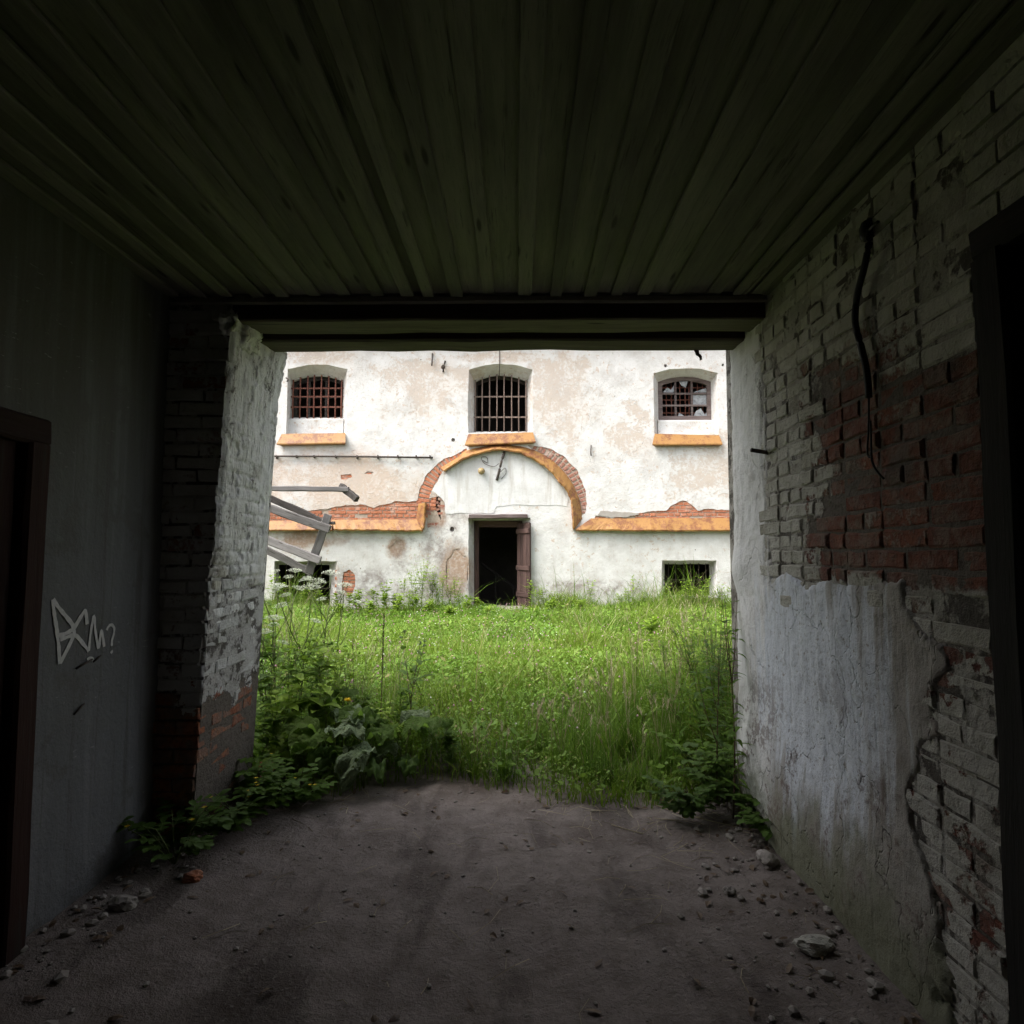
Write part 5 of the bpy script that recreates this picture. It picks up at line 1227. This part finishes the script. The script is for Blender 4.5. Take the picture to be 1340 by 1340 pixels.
for i, (px, Y, h) in enumerate(((400, 4.6, .88), (378, 4.5, .80), (424, 4.75, .82), (352, 4.45, .86), (446, 5.0, .75), (364, 4.35, .62), (345, 4.8, 1.0), (390, 4.9, .95), (412, 4.4, .66))):
    r_ = plant_root('broadleaf_weed', px, Y, 'bright green broad-leaved weed crowding the foot of the pier' if i % 3 else 'darker green broad-leaved weed crowding the foot of the pier', 'weed', 'bright broad-leaved weeds by the pier' if i % 3 else 'darker broad-leaved weeds by the pier'); stalk_weed(r_, h, 130 + i, .17, .66, 10, 'yweed' if i % 3 else 'weed', 'stem', .12, .8, .2, branches=3)
for i, (px, Y, h) in enumerate(((470, 5.2, .75), (515, 5.3, .8), (385, 5.3, .95), (430, 5.0, .85), (358, 5.0, .9))):
    r_ = plant_root('grass_stalk_clump', px, Y, 'thin upright clump of grass stalks among the weeds by the pier', 'grass', 'grass stalks by the pier'); tussock(r_, h * .72, 150 + i, 26, .22, 8, 'weed')
r_ = plant_root('burdock', 428, 4.35, 'burdock with broad light green leaves spread beside the pier')
burdock(r_, 31, [(200, .10, .42, .30, .26, .9, 'burdock', 0), (250, .12, .36, .28, .25, 1.0, 'burdock', .02), (330, .14, .40, .26, .24, .8, 'gburdock', .06), (20, .12, .46, .26, .22, .7, 'burdock', 0), (110, .1, .45, .28, .24, .8, 'burdock', 0), (280, .10, .24, .24, .2, 1.2, 'dweed', 0)])
r_ = plant_root('burdock', 478, 4.22, 'burdock with one large grey-green leaf hanging over the bare earth')
burdock(r_, 32, [(255, .06, .30, .36, .22, 2.4, 'gburdock', .05), (180, .12, .26, .24, .2, 1.0, 'burdock', 0), (60, .1, .34, .24, .22, .8, 'burdock', .03), (310, .10, .20, .2, .15, 1.4, 'dweed', 0)])
r_ = plant_root('burdock', 530, 4.42, 'burdock with a flat bright leaf and a curled silvery leaf beneath')
burdock(r_, 33, [(5, .06, .38, .32, .27, .6, 'burdock', 0), (215, .10, .24, .20, .18, 1.8, 'gburdock', 0), (160, .12, .33, .22, .2, .8, 'burdock', 0), (70, .12, .4, .24, .2, .7, 'gburdock', .05), (290, .08, .16, .2, .16, 1.2, 'dweed', 0)])
r_ = plant_root('burdock', 448, 4.6, 'burdock with insect-riddled pale leaves behind the hanging leaf')
burdock(r_, 34, [(300, .14, .44, .30, .24, .8, 'gburdock', .14), (210, .12, .50, .26, .22, .8, 'burdock', .03), (100, .1, .5, .26, .22, .7, 'burdock', 0), (350, .12, .38, .28, .2, .9, 'burdock', 0)])
r_ = plant_root('yellow_flower', 455, 4.5, 'single yellow flower head glowing among the burdock leaves', 'flower')
sv, sf = tube_data(bent_stem(.50, random.Random(4), .1), .004, 5); fv, ff = [], []
for k in range(26):
    an = k * 2.4; leaf_strip(fv, ff, (0, 0, .50), (math.cos(an), math.sin(an), .3 + .05 * k), .035, .014, .3, n=2)
finish(r_, [('stem', sv, sf, 'stem'), ('petals', fv, ff, 'yflower')])
for i, (px, Y, h, nf, mt, lb) in enumerate(((236, 3.12, .30, 3, 'dweed', 'celandine with few yellow flowers in the corner by the plaster wall'), (318, 3.62, .36, 6, 'weed', 'leafy celandine with yellow flowers against the foot of the pier'),
                                            (362, 3.80, .28, 5, 'weed', 'spreading celandine with yellow flowers at the edge of the earth floor'), (292, 3.45, .24, 3, 'dweed', 'low dark celandine in front of the bare orange bricks'),
                                            (400, 3.95, .20, 4, 'weed', 'small celandine with yellow flowers under the hanging burdock leaf'), (340, 4.0, .40, 3, 'weed', 'tall celandine between the pier and the burdock'))):
    r_ = plant_root('celandine', px, Y, lb, 'weed'); celandine(r_, h, 200 + i, 9, nf, mt)
for i, (px, Y, h, l, rt, mt, br) in enumerate(((372, 4.9, .85, .16, .5, 'yweed', 3), (410, 5.2, .8, .15, .45, 'weed', 3), (440, 4.75, .6, .16, .6, 'yweed', 3), (470, 4.8, .5, .14, .55, 'weed', 3), (500, 4.6, .42, .13, .5, 'yweed', 3), (520, 4.9, .55, .13, .4, 'weed', 3), (560, 4.7, .42, .13, .5, 'weed', 3), (355, 5.5, 1.0, .16, .4, 'weed', 3), (395, 5.8, .8, .15, .45, 'yweed', 3), (590, 4.55, .32, .12, .5, 'weed', 3), (455, 5.6, .65, .14, .4, 'yweed', 3), (550, 5.4, .55, .13, .4, 'yweed', 3), (346, 4.3, .55, .14, .5, 'weed', 3))):
    r_ = plant_root('meadow_herb', px, Y, 'yellow-green leafy meadow herb mixed among burdock and umbel weeds' if mt == 'yweed' else 'deep green leafy meadow herb mixed among burdock and umbel weeds', 'weed', 'yellow-green herbs by the burdock' if mt == 'yweed' else 'deep green herbs by the burdock'); stalk_weed(r_, h, 600 + i, l, rt, 16, mt, 'stem', .16, .8, .12, branches=br)
# ---- right side of the opening
for i, (px, Y, h, l, rt, mt) in enumerate(((905, 5.0, .85, .20, .13, 'yweed'), (932, 4.75, .95, .2, .15, 'weed'), (951, 4.45, .92, .19, .17, 'weed'), (872, 5.3, .75, .16, .2, 'weed'), (918, 4.4, .65, .17, .2, 'weed'), (944, 5.2, 1.15, .20, .13, 'yweed'), (936, 4.6, 1.08, .19, .14, 'weed'), (912, 4.75, 1.0, .18, .15, 'weed'), (950, 4.9, 1.25, .18, .14, 'yweed'), (884, 5.2, .95, .18, .14, 'yweed'), (890, 4.6, .7, .18, .15, 'weed'), (925, 5.6, .95, .18, .2, 'weed'), (856, 4.9, .62, .15, .2, 'weed'), (940, 4.3, .55, .17, .2, 'weed'))):
    r_ = plant_root('mugwort', px, Y, 'narrow-leaved mugwort stalk by the white reveal of the opening', 'weed', 'mugwort stalks by the reveal'); stalk_weed(r_, h, 230 + i, l, rt, 15, mt, 'stem' if mt == 'weed' else 'brown_stem', .16, .8, .15, branches=4)
r_ = plant_root('nettle', 955, 3.74, 'tallest nettle brushing the white reveal with drooping leaves'); stalk_weed(r_, 1.30, 241, .12, .32, 22, 'weed', 'brown_stem', .02, 1.3, .10, branches=2)
r_ = plant_root('nettle', 935, 3.95, 'thick dark nettle stem beside the tallest nettle'); stalk_weed(r_, 1.05, 243, .13, .34, 22, 'dweed', 'brown_stem', .05, 1.2, .10, branches=3)
r_ = plant_root('willow_shoot', 968, 3.62, 'young shoot with long pointed leaves sticking out over the reveal'); stalk_weed(r_, .72, 242, .19, .2, 10, 'weed', 'stem', .10, .5, .2, pair=False)
for i, (px, Y, h, nb, sp) in enumerate(((735, 4.55, .42, 110, .55), (772, 4.38, .38, 120, .7), (822, 4.7, .52, 120, .5), (862, 4.45, .5, 110, .55), (800, 5.2, .5, 90, .45), (700, 4.8, .36, 100, .6), (838, 4.22, .34, 110, .8), (845, 5.6, .6, 80, .35), (905, 5.6, .75, 80, .35), (925, 4.9, .8, 90, .3), (940, 5.4, .85, 80, .3), (880, 4.75, .7, 80, .35), (955, 4.7, .7, 60, .3), (830, 5.3, .7, 80, .35), (790, 4.7, .5, 90, .5), (755, 4.9, .45, 90, .5), (880, 5.0, .6, 80, .4), (800, 4.25, .34, 100, .8), (660, 4.4, .30, 90, .7), (620, 4.45, .28, 90, .8))):
    r_ = plant_root('grass_tussock', px, Y, 'arching tussock of long grass with pale seed heads above it' if Y > 4.4 else 'low sprawling tussock of long grass spilling onto the bare earth', 'grass', 'seeding grass tussocks at the passage mouth' if Y > 4.4 else 'sprawling grass tussocks on the bare earth'); tussock(r_, h, 260 + i, nb, sp, 7 if Y > 4.4 else 3, 'weed')
for i, (px, Y, h, mt, lb) in enumerate(((892, 3.78, .30, 'dweed', 'round-leaved dark seedling on the earth floor'), (945, 3.95, .42, 'dweed', 'dark bramble-like weed beneath the white reveal'), (985, 3.75, .30, 'dweed', 'low weed pressed against the foot of the right-hand render'), (1005, 3.5, .2, 'dweed', 'small sprout beside the pale stone'), (920, 4.1, .5, 'weed', 'leafy herb under the mugwort stalks'), (972, 4.02, .55, 'dweed', 'bushy herb hugging the corner of the reveal'))):
    lb = lb.replace('right-hand render', 'passage render')
    r_ = plant_root('herb', px, Y, lb, 'weed'); celandine(r_, h, 300 + i, 8, 0, mt)
# ---- weeds along the foot of the prison wall
def far_set(name, spots, label, group, seed, **k):
    protos = []
    for i, (px, h) in enumerate(spots):
        Y = FY - .28 - .35 * random.Random(seed + i).random()
        r_ = plant_root(name, px, Y, label, 'weed', group); stalk_weed(r_, h, seed + i, **k)
far_set('willowherb', ((528, .75), (540, .95), (552, 1.1), (562, .85), (572, .75), (586, .65), (601, .5), (545, .7), (578, .95), (533, .5), (549, 1.2), (565, 1.05), (594, .8)), 'leafy bright willowherb at the wall left of the doorway', 'willowherbs beside the doorway', 400, leafL=.15, ratio=.3, nl=16, mat='yweed', branches=5, droop=.9)
far_set('wall_nettle', ((696, .75), (703, .6), (712, .65), (722, .5), (735, .5), (747, .4), (774, .78), (760, .35)), 'green nettle growing against the white wall by the open door leaf', 'nettles by the door leaf', 430, leafL=.15, ratio=.34, nl=13, mat='yweed', branches=4)
far_set('wall_weed', ((812, .45), (824, .6), (832, .85), (843, .5), (871, .65), (885, .5), (902, .78), (915, .6), (926, .85), (945, .7), (953, .6)), 'straggly weed in front of the barred basement window', 'weeds by the basement window', 460, leafL=.14, ratio=.32, nl=12, mat='yweed', branches=5)
far_set('yard_weed', ((455, .5), (470, .55), (486, .6), (502, .75), (515, .45), (440, .5), (418, .55), (398, .6), (372, .7), (352, .9), (625, .4), (612, .45)), 'leafy weed growing below the collapsed timbers and brown stains', 'weeds below the timbers', 490, leafL=.18, ratio=.5, nl=12, mat='yweed', branches=3)
for i, (px, Y, h) in enumerate(((905, 6.8, .55), (850, 8.0, .5), (560, 11.6, .42), (480, 11.2, .45), (520, 11.9, .5), (610, 12.0, .4), (720, 11.9, .45), (440, 10.5, .45), (760, 12.0, .4), (590, 11.2, .35), (700, 11.3, .3), (540, 12.2, .5), (500, 12.3, .5), (465, 12.2, .5), (640, 11.6, .3))):
    r_ = plant_root('leafy_herb', px, Y, 'bushy light green herb standing out of the yard grass', 'weed', 'herbs standing in the yard'); stalk_weed(r_, h, 520 + i, .16, .55, 14, 'yweed', 'stem', .15, .7, .1, branches=5)

# ------------------------------------------------------------------ SMALL THINGS ON THE EARTH
def rock(name, p, s, seed, mat, label, cat):
    bm = bmesh.new(); bmesh.ops.create_icosphere(bm, subdivisions=3, radius=1)
    for v_ in bm.verts:
        c = v_.co.copy(); k = 1 + .3 * fbm(c.x + seed, c.y, c.z, 1.3) + .08 * fbm(c.x, c.y + seed, c.z, 5); v_.co = Vector((c.x * s[0] * k, c.y * s[1] * k, c.z * s[2] * k))
    o = put(name, bm_mesh(name, bm, False), None, mat, loc=(p[0], p[1], gz(p[0], p[1]) + s[2] * .55)); tag(o, label, cat); return o
q = at(1008, 1050, 3.55); rock('stone', (q.x, 3.55), (.055, .05, .06), 2, 'grey_stone' if 'grey_stone' in M else 'stone', 'pale lump of fallen render at the foot of the wall', 'stone')
q = at(338, 965, 4.16); rock('brick_fragment', (q.x + .05, 4.2), (.07, .06, .12), 5, 'fbrick', 'broken orange brick lying against the outer edge of the pier', 'brick')
q = at(958, 1035, 3.9); rock('stone', (q.x, 3.85), (.04, .05, .03), 8, 'stone', 'small grey stone half hidden under the dark bramble-like weed', 'stone')
bm = bmesh.new(); rd = random.Random(77)
for i in range(1300):
    x, y = rd.uniform(LX + .05, RX - .05), rd.uniform(1.4, 4.4); s = .0022 + .010 * rd.random() ** 4
    if i % 2: x = rd.choice((LX + .04 + abs(rd.gauss(0, .18)), RX - .04 - abs(rd.gauss(0, .25)))); s = .003 + .022 * rd.random() ** 4
    m_ = Matrix.Translation((x, y, gz(x, y) + s * .3)) @ Matrix.Rotation(rd.uniform(0, 6), 4, 'Z') @ Matrix.Diagonal((s * rd.uniform(.8, 1.6), s, s * .7, 1)); r_ = bmesh.ops.create_icosphere(bm, subdivisions=1, radius=1, matrix=m_)
tag(put('pebbles', bm_mesh('pebbles', bm), None, 'stone'), 'fine grit and pebbles strewn over the bare earth', 'pebbles', kind='stuff')
v, f = [], []
for i in range(170):
    x, y = rd.uniform(-1.4, 1.25), rd.uniform(2.2, 4.45)
    if i < 90: x = rd.uniform(.2, 1.25); y = rd.uniform(3.3, 4.4)
    a_ = rd.uniform(0, 6.28); L = rd.uniform(.02, .12); z = gz(x, y) + .004
    p0 = Vector((x, y, z)); p1 = p0 + Vector((math.cos(a_) * L, math.sin(a_) * L, rd.uniform(0, .02))); p2 = p1 + Vector((math.cos(a_ + .5) * L, math.sin(a_ + .5) * L, 0)); p2.z = gz(p2.x, p2.y) + .004
    tube_data([p0, p1, p2], rd.uniform(.0008, .0018), 3, v, f)
tag(put('straw_litter', mesh('straw_litter', v, f), None, 'straw'), 'dry straw and twig litter on the bare earth', 'litter', kind='stuff')
v, f = [], []
for i in range(260):
    x, y = rd.uniform(LX + .06, RX - .06), rd.uniform(1.4, 4.3)
    if i % 2: x = rd.choice((LX + .05 + abs(rd.gauss(0, .22)), RX - .05 - abs(rd.gauss(0, .22))))
    a_ = rd.uniform(0, 6.28); leaf_strip(v, f, (x, y, gz(x, y) + .006), (math.cos(a_), math.sin(a_), rd.uniform(-.05, .5)), rd.uniform(.025, .06), rd.uniform(.015, .03), rd.uniform(.2, 1.4), n=3, fold=rd.uniform(-.3, .6), roll=rd.uniform(-.4, .4))
tag(put('dead_leaves', mesh('dead_leaves', v, f), None, 'brown_stem'), 'dead brown leaves blown along the passage floor', 'leaves', kind='stuff')
for i, (x, y, sx, sy, sz, mt, lb) in enumerate(((1.18, 2.55, .075, .05, .035, 'wbrick', 'half brick lying on the floor under the white render'), (1.22, 1.95, .05, .04, .035, 'stone', 'fist-sized lump of mortar by the black door frame'), (-1.72, 2.75, .06, .04, .03, 'stone', 'chunk of plaster at the foot of the graffiti wall'), (-1.55, 3.0, .045, .035, .025, 'fbrick', 'chip of orange brick on the floor before the pier'), (.98, 2.95, .03, .025, .02, 'stone', 'loose pebble of render out on the earth floor'), (1.26, 3.2, .05, .06, .035, 'stone', 'flake of fallen render leaning at the wall foot'))):
    rock('rubble', (x, y), (sx, sy, sz), 11 + i, mt, lb, 'rubble')
for i, P in enumerate(([(830, 1020), (838, 1035), (850, 1050), (880, 1062), (930, 1075), (985, 1088)], [(800, 1080), (820, 1086), (842, 1092)])):
    pts = []
    for (px, py) in P:
        lo, hi = 2.5, 4.6
        for _ in range(30):
            m_ = (lo + hi) / 2; q = at(px, py, m_)
            if q.z > gz(q.x, m_): lo = m_
            else: hi = m_
        q = at(px, py, lo); pts.append(Vector((q.x, lo, gz(q.x, lo) + .006)))
    tag(tube('dry_stalk', smooth_pts(pts, 4), .0028, 'straw', None, 5), ('long pale dry stalk trailing across the earth to the wall', 'short pale dry stalk lying on the open earth')[i], 'stalk')
